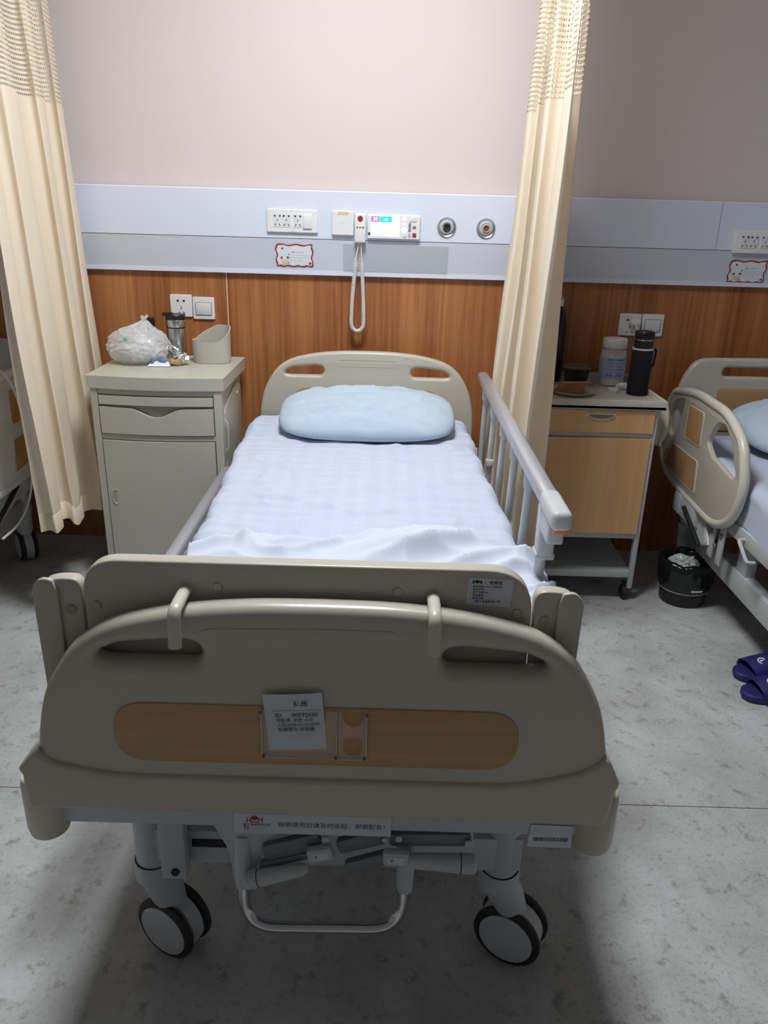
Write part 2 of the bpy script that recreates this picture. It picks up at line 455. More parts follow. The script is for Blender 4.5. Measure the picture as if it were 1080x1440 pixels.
# ------------------------------------------------------------------ bedhead unit along the wall
YF = 0.12
def band(bm, x0, x1, prof):
    A = [bm.verts.new((x0, y, z)) for y, z in prof]; B = [bm.verts.new((x1, y, z)) for y, z in prof]
    n = len(prof)
    for k in range(n): bm.faces.new((A[k], A[(k+1) % n], B[(k+1) % n], B[k]))
    bm.faces.new(A); bm.faces.new(B[::-1])
ZT, ZM, ZB = 1.449, 1.276, 1.147
def low_y(z): return YF + (ZM-z)/(ZM-ZB)*0.022
unit = thing('bedhead_unit', 'long white medical bedhead trunking running along the wall above the wood panels', 'panel', (0, YF, ZB))
ux = [XL, -1.9, 1.318, XR]
for i in range(3):
    b = NB(); band(b, ux[i]+.001, ux[i+1]-.001, [(YF+.004, ZT), (YF, ZT-.004), (YF, ZM+.002), (YF+.004, ZM), (YW, ZM), (YW, ZT)])
    part('upper_cover', b, M['unit'], unit)
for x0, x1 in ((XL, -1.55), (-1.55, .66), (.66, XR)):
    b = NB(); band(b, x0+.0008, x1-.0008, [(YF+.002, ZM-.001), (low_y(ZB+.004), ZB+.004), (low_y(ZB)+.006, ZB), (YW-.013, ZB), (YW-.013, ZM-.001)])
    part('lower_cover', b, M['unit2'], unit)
b = NB(); band(b, XL, XR, [(low_y(ZB)-.004, ZB+.012), (low_y(ZB)-.004, ZB-.004), (YW-.013, ZB-.004), (YW-.013, ZB+.012)])
part('bottom_lip', b, M['unit'], unit)
for x0, x1 in ((-.104, .298), (1.62, 2.02)):
    b = NB(); za, zb_ = 1.160, 1.262
    vs = [(x0, low_y(za)-.0025, za), (x1, low_y(za)-.0025, za), (x1, low_y(zb_)-.0025, zb_), (x0, low_y(zb_)-.0025, zb_)]
    bk = [(x, y+.01, z) for x, y, z in vs]
    V = [b.verts.new(v) for v in vs]; W = [b.verts.new(v) for v in bk]
    b.faces.new(V); b.faces.new(W[::-1])
    for k in range(4): b.faces.new((V[k], V[(k+1) % 4], W[(k+1) % 4], W[k]))
    part('grey_insert', b, M['unit3'], unit)

# outlets
def slots_two(bm, x, y, z, s=1.0):
    for sx in (-1, 1):
        box(bm, (x+sx*.0095*s-.0032*s, y, z-.0028*s), (x+sx*.0095*s+.0032*s, y+.002, z+.0028*s))
def slots_three(bm, x, y, z, s=1.0):
    box(bm, (x-.0012*s, y, z+.003*s), (x+.0012*s, y+.002, z+.011*s))
    for sx in (-1, 1):
        T = Matrix.Translation((x+sx*.008*s, y+.001, z-.009*s)) @ Matrix.Rotation(-sx*.55, 4, 'Y')
        box(bm, (-.0013*s, -.001, -.0045*s), (.0013*s, .001, .0045*s), T=T)

def power_strip(x0, z0, label, group=None):
    w, h = .192, .082
    t = thing('power_outlet', label, 'outlet', (x0+w/2, YF, z0), group)
    b = NB(); panel(b, rrect(x0, z0, x0+w, z0+h, .004), [], .011, .002, 'XZ', YF-.0055); part('faceplate', b, M['white'], t)
    cx = [x0+.040, x0+.074, x0+.117]
    for c in cx:
        b = NB(); panel(b, rrect(c-.0165, z0+.018, c+.0165, z0+.066, .002), [], .002, .0006, 'XZ', YF-.0115); o = part('socket', b, M['white2'], t)
        b = NB(); slots_two(b, c, YF-.0135, z0+.058); slots_three(b, c, YF-.0135, z0+.036); part('socket_holes', b, M['dark'], o, smooth=False)
    b = NB(); box(b, (x0+.137, YF-.017, z0+.015), (x0+.171, YF-.010, z0+.066), .0015); part('rocker', b, M['white'], t)
    b = NB(); text(b, '—', .010, TF(x0+.090, YF-.0113, z0+.072)); text(b, '—', .010, TF(x0+.092, YF-.0113, z0+.003)); part('print', b, M['greyink'], t, smooth=False)
power_strip(-.393, 1.298, 'wide white outlet strip with three sockets above the made bed')
power_strip(1.380, 1.268, 'wide white outlet strip on the shaded trunking above the next bed')

def notice(x0, z0, label):
    w, h = .142, .083
    zc = z0+h/2; tilt = -math.atan2(.022, ZM-ZB)
    t = thing('notice', label, 'sign', (x0+w/2, low_y(z0), z0))
    def Y(z): return low_y(z)-.0015
    random.seed(3)
    def wav(d):
        pts = []
        n = 14
        for k in range(n): pts.append((x0+d+(w-2*d)*k/n, z0+d+.0022*math.sin(k*1.7)))
        for k in range(9): pts.append((x0+w-d+.003*math.sin(k*1.3), z0+d+(h-2*d)*k/9))
        for k in range(n): pts.append((x0+w-d-(w-2*d)*k/n, z0+h-d+.0025*math.sin(k*1.1+1)))
        for k in range(9): pts.append((x0+d+.0035*math.sin(k*1.4+2), z0+h-d-(h-2*d)*k/9))
        return pts
    def fl(loop, dy, m, name, par):
        b = NB(); V = [b.verts.new((a, Y(z)-dy, z)) for a, z in loop]; f = b.faces.new(V); 
        r = bmesh.ops.extrude_face_region(b, geom=[f]); 
        for v in [g for g in r['geom'] if isinstance(g, bmesh.types.BMVert)]: v.co.y += .0008
        return part(name, b, m, par, smooth=False)
    sh = fl(wav(0), 0, M['red'], 'border', t)
    inner = fl(wav(.0055), .0006, M['notice'], 'paper', t)
    TT = lambda x, z: TF(x, Y(z)-.0012, z, 0, tilt)
    b = NB(); text(b, '温馨提示', .012, TT(x0+.060, z0+.054), bold=.0003); part('title', b, M['ink'], t, smooth=False)
    b = NB()
    for k, s in enumerate(('为了您的健康和病区的安全', '请勿使用，进入病区请保持安静', '谢谢，祝您早日康复', '——————————————')):
        text(b, s, .0063, TT(x0+(.058 if k == 0 else .048), z0+.042-k*.0092), squeeze=.9)
    text(b, '—————', .005, TT(x0+.032, z0+.067)); part('lettering', b, M['greyink'], t, smooth=False)
    b = NB(); xc, z1 = x0+.034, z0+.022
    for dx, dz, rx in ((0, 0, .013),):
        V = [b.verts.new((xc+rx*math.cos(a*PI/12), Y(z1)-.0010, z1-.001+.011*math.sin(a*PI/12))) for a in range(24)]; b.faces.new(V)
    part('tan_spot', b, M['tan'], t, smooth=False)
    b = NB()
    for dx, dz, r in ((-.013, .011, .0045), (.011, .012, .0045), (-.009, .045, .004), (.016, .024, .0025), (.014, -.008, .0025), (.097, -.008, .005)):
        V = [b.verts.new((xc+dx+r*math.cos(a*PI/6), Y(z1+dz)-.0013, z1+dz+r*math.sin(a*PI/6))) for a in range(12)]; b.faces.new(V)
    part('spots', b, M['brownp'], t, smooth=False)
notice(-.364, 1.172, 'red-bordered paper notice under the outlet strip above the made bed')
notice(1.388, 1.158, 'red-bordered paper notice on the shaded trunking above the next bed')

# blank call plate
t = thing('nurse_call_plate', 'square white wall plate with a small yellow label beside the call handset', 'plate', (-.104, YF, 1.29))
b = NB(); panel(b, rrect(-.147, 1.293, -.064, 1.380, .005), [], .014, .003, 'XZ', YF-.007); part('faceplate', b, M['white'], t)
b = NB(); box(b, (-.125, YF-.0152, 1.367), (-.084, YF-.0138, 1.377)); part('yellow_label', b, mat('yellow_label', (0.72, 0.62, 0.22, 1), .5), t, smooth=False)
b = NB(); text(b, '—–', .01, TF(-.115, YF-.0145, 1.335)); part('print', b, M['greyink'], t, smooth=False)

# handset with coiled cord
t = thing('call_handset', 'white nurse call handset with red button and coiled cord hanging over the bed', 'handset', (-.040, YF, 1.27))
b = NB(); box(b, (-.060, YF-.034, 1.268), (-.018, YF, 1.372), .006, 3); part('body', b, M['white'], t)
b = NB(); disc(b, (-.039, YF-.034, 1.354), .0105, .002, bev=.0008); o = part('red_button', b, M['redb'], t); 
b = NB()
for k in range(3): disc(b, (-.050+k*.011, YF-.034, 1.323), .0030, .0008, n=12)
part('key_dots', b, M['dark'], t)
b = NB(); text(b, '——', .007, TF(-.050, YF-.0345, 1.287)); part('print', b, M['greyink'], t, smooth=False)
b = NB()
for s in (-1, 1):
    tube(b, [(-.040+s*.004, YF-.016, 1.272), (-.042+s*.008, YF-.014, 1.235), (-.044+s*.012, YF-.012, 1.205)], .0022, 8)
    for k in range(3): disc(b, (-.044+s*.012, YF-.012, 1.208-k*.006), .0052, .003, (0, 0, 1), n=12)
part('straight_cord', b, M['white'], t)
path = []
for k in range(200):
    q = k/199
    a = q*PI*1.0
    if q < .42: f = q/.42; x = -.056-.014*math.sin(f*PI*.5)**1.2; z = 1.20-(1.20-.968)*f
    elif q > .58: f = (1-q)/.16/2.625; f = (1-q)/.42; x = -.032+.010*math.sin(f*PI*.5)**1.2; z = 1.20-(1.20-.968)*f
    else:
        f = (q-.42)/.16; xa, xb = -.070, -.022
        x = (xa+xb)/2-(xb-xa)/2*math.cos(f*PI); z = .968-.032*math.sin(f*PI)
    path.append(Vector((x, YF-.010, z)))
pts = []; turns = 95; NN = turns*10
for k in range(NN+1):
    q = k/NN*(len(path)-1); i = min(int(q), len(path)-2); p = path[i].lerp(path[i+1], q-i)
    tg = (path[i+1]-path[i]).normalized(); n1 = Vector((0, 1, 0)); n2 = tg.cross(n1); a = 2*PI*k/10
    pts.append(p+.0062*(math.cos(a)*n1+math.sin(a)*n2))
b = NB(); tube(b, pts, .0022, 5); part('coiled_cord', b, M['white'], t)

# bedside screen
t = thing('bedside_screen', 'white wall-mounted bedside screen with lit display and keys', 'screen', (.088, YF, 1.28))
b = NB(); panel(b, rrect(-.012, 1.284, .187, 1.370, .006), [], .016, .003, 'XZ', YF-.008); part('housing', b, M['white'], t)
b = NB(); box(b, (.001, YF-.0172, 1.294), (.108, YF-.0158, 1.364)); o = part('display', b, M['scr_white'], t, smooth=False)
b = NB(); box(b, (.001, YF-.0178, 1.3435), (.034, YF-.0170, 1.364)); part('pink_field', b, M['scr_pink'], o, smooth=False)
b = NB(); box(b, (.035, YF-.0178, 1.3435), (.080, YF-.0170, 1.364)); part('cyan_field', b, M['scr_cyan'], o, smooth=False)
b = NB(); text(b, '39', .017, TF(.009, YF-.0182, 1.3485), bold=.0005); text(b, '二级', .009, TF(.047, YF-.0182, 1.350), bold=.0002); part('figures', b, M['scr_white'], o, smooth=False)
b = NB(); box(b, (-.010, YF-.0175, 1.298), (-.001, YF-.0158, 1.306)); part('sensor', b, M['dark'], t)
def key(x, z, w, h, m, name='key'):
    b = NB(); box(b, (x-w/2, YF-.0185, z-h/2), (x+w/2, YF-.0158, z+h/2), .0012); return part(name, b, m, t)
key(.127, 1.356, .015, .016, M['key_pink']); key(.127, 1.338, .013, .010, M['key_pink']); key(.127, 1.318, .016, .018, M['key_white']); key(.128, 1.298, .012, .014, M['white2'])
key(.1475, 1.336, .009, .014, M['keyg']); key(.1475, 1.319, .009, .014, M['keyg']); key(.1475, 1.300, .009, .015, M['unit3'])
key(.165, 1.328, .013, .010, M['keyg']); key(.166, 1.300, .014, .015, M['redb']); key(.160, 1.355, .024, .016, M['white2'])
b = NB(); text(b, '——', .008, TF(.045, YF-.0163, 1.286)); part('print', b, M['greyink'], t, smooth=False)

# gas outlets
for x, inner, lab in ((.288, M['dark'], 'round chrome gas outlet with a black socket on the trunking'), (.437, M['redbrass'], 'round chrome gas outlet with an orange-red socket next to the curtain')):
    z = 1.331
    t = thing('gas_outlet', lab, 'outlet', (x, YF, z-.036))
    b = NB(); lathe(b, (x, YF, z), [(.036, 0), (.036, .004), (.033, .007), (.029, .005), (.026, .004)], 40, (0, -1, 0), cap1=False); part('outer_ring', b, M['brushed'], t)
    b = NB(); lathe(b, (x, YF, z), [(.027, .003), (.025, .010), (.021, .013), (.018, .012), (.016, .008)], 40, (0, -1, 0)); part('collar', b, M['steel'], t)
    b = NB(); lathe(b, (x, YF, z), [(.0155, .007), (.0155, .016), (.0125, .019), (.0115, .017), (.011, .010)], 32, (0, -1, 0), cap1=False); part('nozzle', b, M['chrome'] if inner is M['dark'] else M['cream'], t)
    b = NB(); disc(b, (x, YF-.009, z), .0115, .003); part('socket_core', b, inner, t)

# low wall sockets / switches on the wood panels
YP = YW-.012
def wall_socket(x0, z0, label, plug=False):
    t = thing('wall_socket', label, 'socket', (x0+.043, YP, z0))
    b = NB(); panel(b, rrect(x0, z0, x0+.086, z0+.086, .005), [], .009, .002, 'XZ', YP-.0045); part('faceplate', b, M['white'], t)
    b = NB(); slots_two(b, x0+.043, YP-.0102, z0+.062, 1.25); slots_three(b, x0+.043, YP-.0102, z0+.026, 1.25); part('socket_holes', b, M['dark'], t, smooth=False)
    b = NB(); text(b, '——', .008, TF(x0+.034, YP-.0095, z0+.042)); part('print', b, M['greyink'], t, smooth=False)
def wall_switch(x0, z0, label):
    t = thing('wall_switch', label, 'switch', (x0+.043, YP, z0))
    b = NB(); panel(b, rrect(x0, z0, x0+.086, z0+.086, .005), [], .009, .002, 'XZ', YP-.0045); part('faceplate', b, M['white'], t)
    b = NB(); panel(b, rrect(x0+.010, z0+.015, x0+.076, z0+.067, .003), [rrect(x0+.012, z0+.017, x0+.074, z0+.065, .002)], .0012, .0003, 'XZ', YP-.0098, 1); part('rocker_surround', b, M['greyink'], t)
    b = NB(); T = Matrix.Translation((x0+.043, YP-.010, z0+.041)) @ Matrix.Rotation(.05, 4, 'X')
    box(b, (-.030, -.004, -.023), (.030, .002, .023), .0015, T=T); part('rocker', b, M['white2'], t)
    b = NB(); text(b, '——', .008, TF(x0+.035, YP-.0095, z0+.073)); text(b, '—', .008, TF(x0+.040, YP-.0095, z0+.004)); part('print', b, M['greyink'], t, smooth=False)
wall_socket(-.793, .968, 'white socket plate on the wood wall behind the steel flask')
wall_switch(-.704, .960, 'white switch plate on the wood wall above the beige cup holder')
wall_socket(.998, .942, 'white socket plate with a plugged-in charger in the shade')
wall_switch(1.088, .942, 'white switch plate in the shade above the wood-fronted cabinet')

# ------------------------------------------------------------------ shapes of the moulded bed boards
def sym(half):
    """half: (x>=0, z) from the top centre down to the bottom, spline-smoothed; returns the full closed loop"""
    c = catmull(half, 5)
    return c + [(-x, z) for x, z in reversed(c[1:] if abs(c[0][0]) < 1e-6 else c)]
def board_outline(zo=0.0, bottom=.57):
    half = [(0, .873+zo), (.10, .871+zo), (.20, .861+zo), (.29, .840+zo), (.345, .808+zo), (.378, .768+zo), (.405, .715+zo), (.421, .65+zo), (.426, .60+zo)]
    c = catmull(half, 5) + [(.428, bottom)]
    return c + [(-x, z) for x, z in reversed(c[1:])]
def hole(sx, zo=0.0):
    pts = [(.178, .776), (.300, .776), (.322, .780), (.318, .792), (.290, .806), (.200, .815), (.176, .810), (.168, .794)]
    pts = [(sx*x, z+zo) for x, z in pts]
    if sx < 0: pts = pts[::-1]
    return r2(pts, .010, 4)

# ------------------------------------------------------------------ the made bed in the middle
bed = thing('hospital_bed', 'beige hospital bed made up with a striped sheet, its footboard facing the viewer', 'bed', (0, -1.05, 0))
# headboard
b = NB(); panel(b, board_outline(0.0, .46), [hole(-1), hole(1)], .040, .013, 'XZ', .022, 4); hb = part('headboard', b, M['beige'], bed)
b = NB(); panel(b, rrect(-.29, .60, .29, .730, .06), [], .004, .001, 'XZ', .001); part('wood_insert', b, M['board_wood'], hb)
b = NB(); panel(b, rrect(-.11, .815, .11, .842, .01), [rrect(-.108, .817, .108, .840, .009)], .003, .001, 'XZ', .002); part('embossed_frame', b, M['beige'], hb)
# footboard
FY = -2.08
b = NB(); panel(b, board_outline(0, .54), [hole(-1), hole(1)], .044, .017, 'XZ', FY+.022, 5); fb = part('footboard', b, M['beige'], bed)
b = NB(); panel(b, r2([(-.165, .835), (-.155, .838), (0, .842), (.10, .841), (.108, .834), (.108, .829), (.0, .836), (-.165, .829)], .002, 2), [], .002, .0008, 'XZ', FY-.0002, 2); part('embossed_line', b, M['beige'], fb)
top = [(-.455, .592), (-.425, .628), (-.40, .606), (-.34, .592), (-.29, .586), (.27, .586), (.32, .594), (.385, .612), (.424, .640), (.446, .592)]
loop = r2(top+[(.440, .578), (.434, .515), (-.448, .520), (-.449, .582)], [.010]*10+[.010, .012, .012, .010], 3)
b = NB(); panel(b, loop[::-1], [], .068, .007, 'XZ', FY+.027, 4); part('lower_rail', b, M['beige'], fb)
b = NB(); panel(b, rrect(-.305, .612, .288, .714, .052, 8), [], .004, .0015, 'XZ', FY-.0005); part('wood_insert', b, M['board_wood'], fb)
# acrylic card holder on the footboard
ch = thing('card_holder', 'clear acrylic card holder screwed to the wood strip of the footboard', 'holder', (-.01, FY-.005, .63))
def pocket(x0, x1, z0, z1, cx, rz, rr):
    top_ = [(x1, z1)]
    n = 14
    arc = [(cx+rr*math.cos(a*PI/n), z1-rz*math.sin(a*PI/n)) for a in range(n+1)]
    return [(x0, z0), (x1, z0), (x1, z1)]+arc+[(x0, z1)]
b = NB(); panel(b, pocket(-.087, .021, .629, .712, -.033, .052, .040), [], .0016, .0004, 'XZ', FY-.0078, 1); part('front_pane', b, M['acrylic'], ch)
b = NB(); panel(b, pocket(.024, .066, .629, .712, .046, .025, .0165), [rrect(.031, .637, .060, .668, .014, 6)], .0016, .0004, 'XZ', FY-.0078, 1); part('small_pane', b, M['acrylic'], ch)
b = NB()
for x in (-.087, .022, .0655): box(b, (x-.0010, FY-.0088, .629), (x+.0010, FY-.0022, .712))
box(b, (-.087, FY-.0088, .628), (.066, FY-.0022, .6295))
part('edges', b, M['acryledge'], ch, smooth=False)
for x, z in ((-.087, .708), (.0655, .708), (-.085, .632), (.021, .632), (.063, .632)):
    b = NB(); disc(b, (x, FY-.008, z), .0022, .0025, n=10); part('screw', b, M['brownp'], ch)
# card
t = thing('patient_card', 'white printed patient card tucked into the acrylic holder, slightly tilted', 'card', (-.036, FY-.006, .638))
T = Matrix.Translation((-.038, FY-.0050, .689)) @ Matrix.Rotation(-.065, 4, 'Y') @ Matrix.Rotation(PI/2+.045, 4, 'X')
b = NB(); n = 12
V = {}
for j in range(n+1):
    for i in range(7):
        x = -.0425+.085*i/6; y = -.049+.100*j/n
        V[i, j] = b.verts.new(T @ Vector((x, y, .0016*math.sin(i/6*PI)*(j/n)+.0007*math.sin(j*.9))))
for j in range(n):
    for i in range(6): b.faces.new((V[i, j], V[i+1, j], V[i+1, j+1], V[i, j+1]))
r = bmesh.ops.extrude_face_region(b, geom=b.faces[:])
for v in [g for g in r['geom'] if isinstance(g, bmesh.types.BMVert)]: v.co.y += .0006
part('card_paper', b, M['paper'], t)
b = NB()
def ct(s, size, x, y, bold=.00015, sq=1.0):
    text(b, s, size, T @ Matrix.Translation((x, y, .0026)), bold=bold, squeeze=sq)
ct('陈烁', .0105, .0005, .031, .0003)
ct('ID:', .0098, -.028, .0125); ct('00092600', .0098, -.004, .0125)
ct('性别:男  年龄: 43岁', .0066, -.027, .0045); ct('入科:2024-03-19 09:07', .0066, -.026, -.0035)
ct('经管医生:苏国盟', .0074, -.0255, -.0125, .0002); ct('———–', .004, .004, -.0195)
v4 = [T @ Vector(p) for p in ((-.030, .0235, .0026), (.040, .0235, .0026), (.040, .0241, .0026), (-.030, .0241, .0026))]
b.faces.new([b.verts.new(v) for v in v4])
part('lettering', b, M['ink'], t, smooth=False, recalc=False)

# frame of the bed
b = NB()
box(b, (-.415, -2.058, .468), (.425, -2.020, .530), .004)
part('foot_beam', b, M['steel'], bed)
b = NB()
for s in (-1, 1): box(b, (s*.40-.02, -2.02, .455), (s*.40+.02, -.02, .505), .003)
box(b, (-.40, -.06, .455), (.40, -.02, .505), .003)
part('side_beams', b, M['steel'], bed)
for sx, sy in ((-1, -2.045), (1, -2.045), (-1, .01), (1, .01)):
    b = NB(); xx = sx*.440 if sx < 0 else .428
    ht = .112 if sy < -1 else .05; lathe(b, (xx if sy < -1 else sx*.425, sy+(0 if sy < -1 else .02), .440), [(.022, 0), (.030, .006), (.033, .02), (.033, ht-.012), (.030, ht)], 24); part('corner_bumper', b, M['cream'] if sx < 0 else M['beige'], bed)
# mattress deck
b = NB(); box(b, (-.40, -1.98, .500), (.40, -.05, .515), .002); part('deck', b, M['steel_l'], bed)
# lower frame
b = NB()
for yy in (-1.905, -.20):
    box(b, (-.35, yy-.02, .255), (.35, yy+.02, .330), .004)
for s in (-1, 1): box(b, (s*.30-.018, -1.90, .275), (s*.30+.018, -.20, .325), .003)
for s in (-1, 1):
    for yy in (-1.45, -.65): box(b, (s*.30-.015, yy-.02, .31), (s*.30+.015, yy+.02, .47), .003)
part('lower_frame', b, M['steel'], bed)
b = NB(); box(b, (-.25, -1.928, .296), (-.16, -1.924, .312)); part('frame_slot', b, M['dark'], bed)
# bracket plates near the foot
b = NB(); box(b, (-.298, -1.965, .255), (-.252, -1.935, .470), .004); br = part('bracket', b, M['steel'], bed)
b = NB(); disc(b, (-.272, -1.965, .275), .008, .004, n=6); part('bolt', b, M['rubber'], br)
b = NB(); panel(b, r2([(-.185, .470), (-.060, .470), (-.10, .40), (-.125, .33), (-.150, .33), (-.155, .40)], .015, 4), [], .014, .003, 'XZ', -2.035); part('bracket', b, M['steel'], bed)
b = NB(); box(b, (-.14, -1.99, .375), (.25, -1.965, .465), .006); part('gear_housing', b, M['steel'], bed)

def caster(cx, cy, stem_x, stem_y, zt, ang, par, name='caster', R=.067, half=.026, stem=True, lock=False):
    n = Vector((math.cos(ang), math.sin(ang), 0)); 
    b = NB()
    if stem:
        lathe(b, (stem_x, stem_y, .195), [(.030, 0), (.038, .006), (.039, .03), (.037, .045)], 28)
    # body shell between the wheels
    ctr = Vector((cx, cy, R))
    lathe(b, ctr-n*(half-.006), [(.012, 0), (.048, .001), (.061, .006), (.061, 2*half-.018), (.048, 2*half-.013), (.012, 2*half-.012)], 28, n)
    p0 = Vector((stem_x, stem_y, .205)); p1 = ctr+Vector((0, 0, .045))
    tube(b, [p0, (p0+p1)/2+Vector((0, 0, .004)), p1], [.034, .034, .028], 16)
    c = part(name, b, M['wheel'], par)
    for s in (-1, 1):
        b = NB(); w0 = ctr+n*s*(half-.007)
        lathe(b, w0, [(.030, 0), (R-.006, 0), (R, .004), (R, .011), (R-.006, .015), (R-.012, .016)], 40, n*s, cap1=False); part('tyre', b, M['rubber'], c)
        b = NB(); lathe(b, w0, [(R-.0125, .008), (R-.0135, .0165), (R-.022, .019), (.012, .021), (.0, .0215)], 40, n*s, cap0=False, cap1=False); part('hub_cap', b, M['wheel'], c)
    if stem:
        b = NB(); lathe(b, (stem_x, stem_y, .235), [(.0335, 0), (.0335, zt-.235)], 28); o = part('stem', b, M['steel'], c)
        b = NB(); lathe(b, (stem_x, stem_y, .2385), [(.0365, 0), (.0365, .002)], 28); part('stem_gap', b, M['dark'], c)
    return c
ANG = math.atan2(-.89, -.45)
caster(-.310, -1.882, -.332, -1.895, .470, ANG, bed)
caster(.356, -1.878, .318, -1.895, .470, ANG, bed)
caster(-.320, -.20, -.33, -.20, .470, 2.0, bed)
caster(.320, -.20, .33, -.20, .470, 1.0, bed)

# crank handles folded under the beam
def flat_arm(bm, p, q, w, th, y):
    p = Vector(p); q = Vector(q); d = (q-p); L = d.length; a = math.atan2(d.y, d.x)
    loop = []
    loop = r2([(0, -w/2), (L, -w/2), (L, w/2), (0, w/2)], w*.35, 3)
    c, s = math.cos(a), math.sin(a)
    panel(bm, [(p.x+x*c-z*s, p.y+x*s+z*c) for x, z in loop], [], th, .0012, 'XZ', y, 1)
def crank(name_y, arms, grips, hub, lab=None):
    b = NB()
    for (p, q, w, y) in arms: flat_arm(b, p, q, w, .012, y)
    c = part('crank_handle', b, M['steel_d'], bed)
    for (p, q, r0, r1, y) in grips:
        b = NB(); P = Vector((p[0], y, p[1])); Q = Vector((q[0], y, q[1])); f = (Q-P)
        tube(b, [P, P+f*.03, P+f*.20, P+f*.215, P+f*.9, Q], [r0*.8, r0, r0, r0*.97, r1, r1*.55], 18); part('grip', b, M['wheel'], c)
        b = NB(); lathe(b, P+f*.205, [(r0*1.01, 0), (r0*1.01, .0015)], 18, f); part('grip_gap', b, M['dark'], c)
    if hub:
        b = NB(); box(b, (-.021, -.008, -.013), (.021, .008, .013), .005, T=Matrix.Translation((hub[0], hub[1], hub[2])) @ Matrix.Rotation(hub[3], 4, 'Y')); part('hub', b, M['wheel'], c)
        T = Matrix.Translation((hub[0], hub[1]-.0085, hub[2])) @ Matrix.Rotation(hub[3], 4, 'Y')
        b = NB(); box(b, (-.013, -.0004, -.007), (.013, .0004, .007), T=T); part('label', b, M['sticker'], c, smooth=False)
        b = NB(); text(b, lab or 'Y', .009, T @ Matrix.Translation((-.009, -.0007, -.003)) @ Matrix.Rotation(PI/2, 4, 'X'), bold=.0006); part('mark', b, M['ink'], c, smooth=False)
crank(0, [((-.098, .408), (-.005, .440), .030, -2.047), ((-.104, .385), (-.01, .415), .012, -2.050)], [((-.125, .366), (-.025, .396), .015, .011, -2.066)], (-.005, -2.062, .424, -.22), 'Y')
crank(0, [((.022, .425), (.098, .450), .026, -2.047), ((.036, .392), (.112, .420), .024, -2.058)], [], None)
crank(0, [((.105, .444), (.236, .448), .024, -2.046)], [((.244, .412), (.128, .416), .016, .012, -2.064)], (.116, -2.066, .424, .03), 'Y')
b = NB()
for x, z, r in ((.098, .449, .005), (.120, .452, .006), (.232, .446, .007), (.003, .447, .006)): disc(b, (x, -2.055, z), r, .004, n=12, bev=.001)
part('bolt', b, M['steel'], bed, split=True)
b = NB(); lathe(b, (.004, -2.02, .458), [(.007, 0), (.007, .018)], 12, (0, -1, 0)); part('red_shaft', b, M['red'], bed)
# chrome pedal bar
pp = fillet([(-.134, -2.040, .372), (-.132, -2.055, .252), (.130, -2.055, .257), (.132, -2.040, .372)], .055, 10)
b = NB(); tube(b, pp, .0095, 16); pb = part('pedal_bar', b, M['chrome'], bed)
b = NB()
for s in (-1, 1): tube(b, [(s*.133, -2.047, .335), (s*.133, -2.044, .352), (s*.133, -2.030, .43)], [.0125, .0145, .0165], 14)
part('sleeve', b, M['steel'], pb, split=True)

# stickers on the beam
YS = -2.0595
b = NB(); panel(b, [(-.141, .459), (.107, .459), (.107, .497), (-.141, .497)], [], .0008, .0001, 'XZ', YS, 1); st = part('crank_sticker', b, M['sticker'], bed, smooth=False); st['label'] = 'white sticker strip with red emblem and printed sentence'
b = NB(); text(b, '摇柄使用后请及时收起，谢谢配合！', .0112, TF(-.072, YS-.0007, .4735), squeeze=.985); part('lettering', b, M['ink'], st, smooth=False)
b = NB()
for k, s in enumerate(('医疗器械有限公司', '电话: ——————', '地址: ——————', '——————————')): text(b, s, .0046 if k else .0054, TF(-.126, YS-.0007, .4745-k*.0042), squeeze=1.0)
part('small_lettering', b, M['ink'], st, smooth=False)
b = NB(); ex, ez = -.108, .4855
for dx, dz, w, h in ((-.012, 0, .0015, .011), (-.006, 0, .0015, .011), (-.009, -.001, .008, .0018), (.006, 0, .0015, .011), (.012, 0, .0015, .011), (.009, .001, .007, .0018), (0, -.004, .012, .002)):
    flat(b, [(ex+dx-w/2, ez+dz-h/2), (ex+dx+w/2, ez+dz-h/2), (ex+dx+w/2, ez+dz+h/2), (ex+dx-w/2, ez+dz+h/2)], YS-.0006)
flat(b, [(ex+.0055*math.cos(a*PI/10), ez+.004+.0045*math.sin(a*PI/10)) for a in range(20)], YS-.0007)
part('emblem', b, mat('red_emblem', (0.36, 0.02, 0.02, 1), .5), st, smooth=False)
b = NB(); panel(b, [(.324, .447), (.393, .446), (.393, .490), (.326, .491)], [], .0008, .0001, 'XZ', YS, 1); st = part('barcode_sticker', b, M['sticker'], bed, smooth=False); st['label'] = 'small pale sticker with a barcode'
b = NB(); x = .332; random.seed(5)
while x < .387:
    w = random.choice((.0004, .0007, .0012)); flat(b, [(x, .459), (x+w, .459), (x+w, .467), (x, .467)], YS-.0006); x += w+random.choice((.0004, .0007))
text(b, '———', .004, TF(.333, YS-.0006, .483)); text(b, '——', .004, TF(.333, YS-.0006, .476))
part('barcode', b, M['ink'], st, smooth=False)

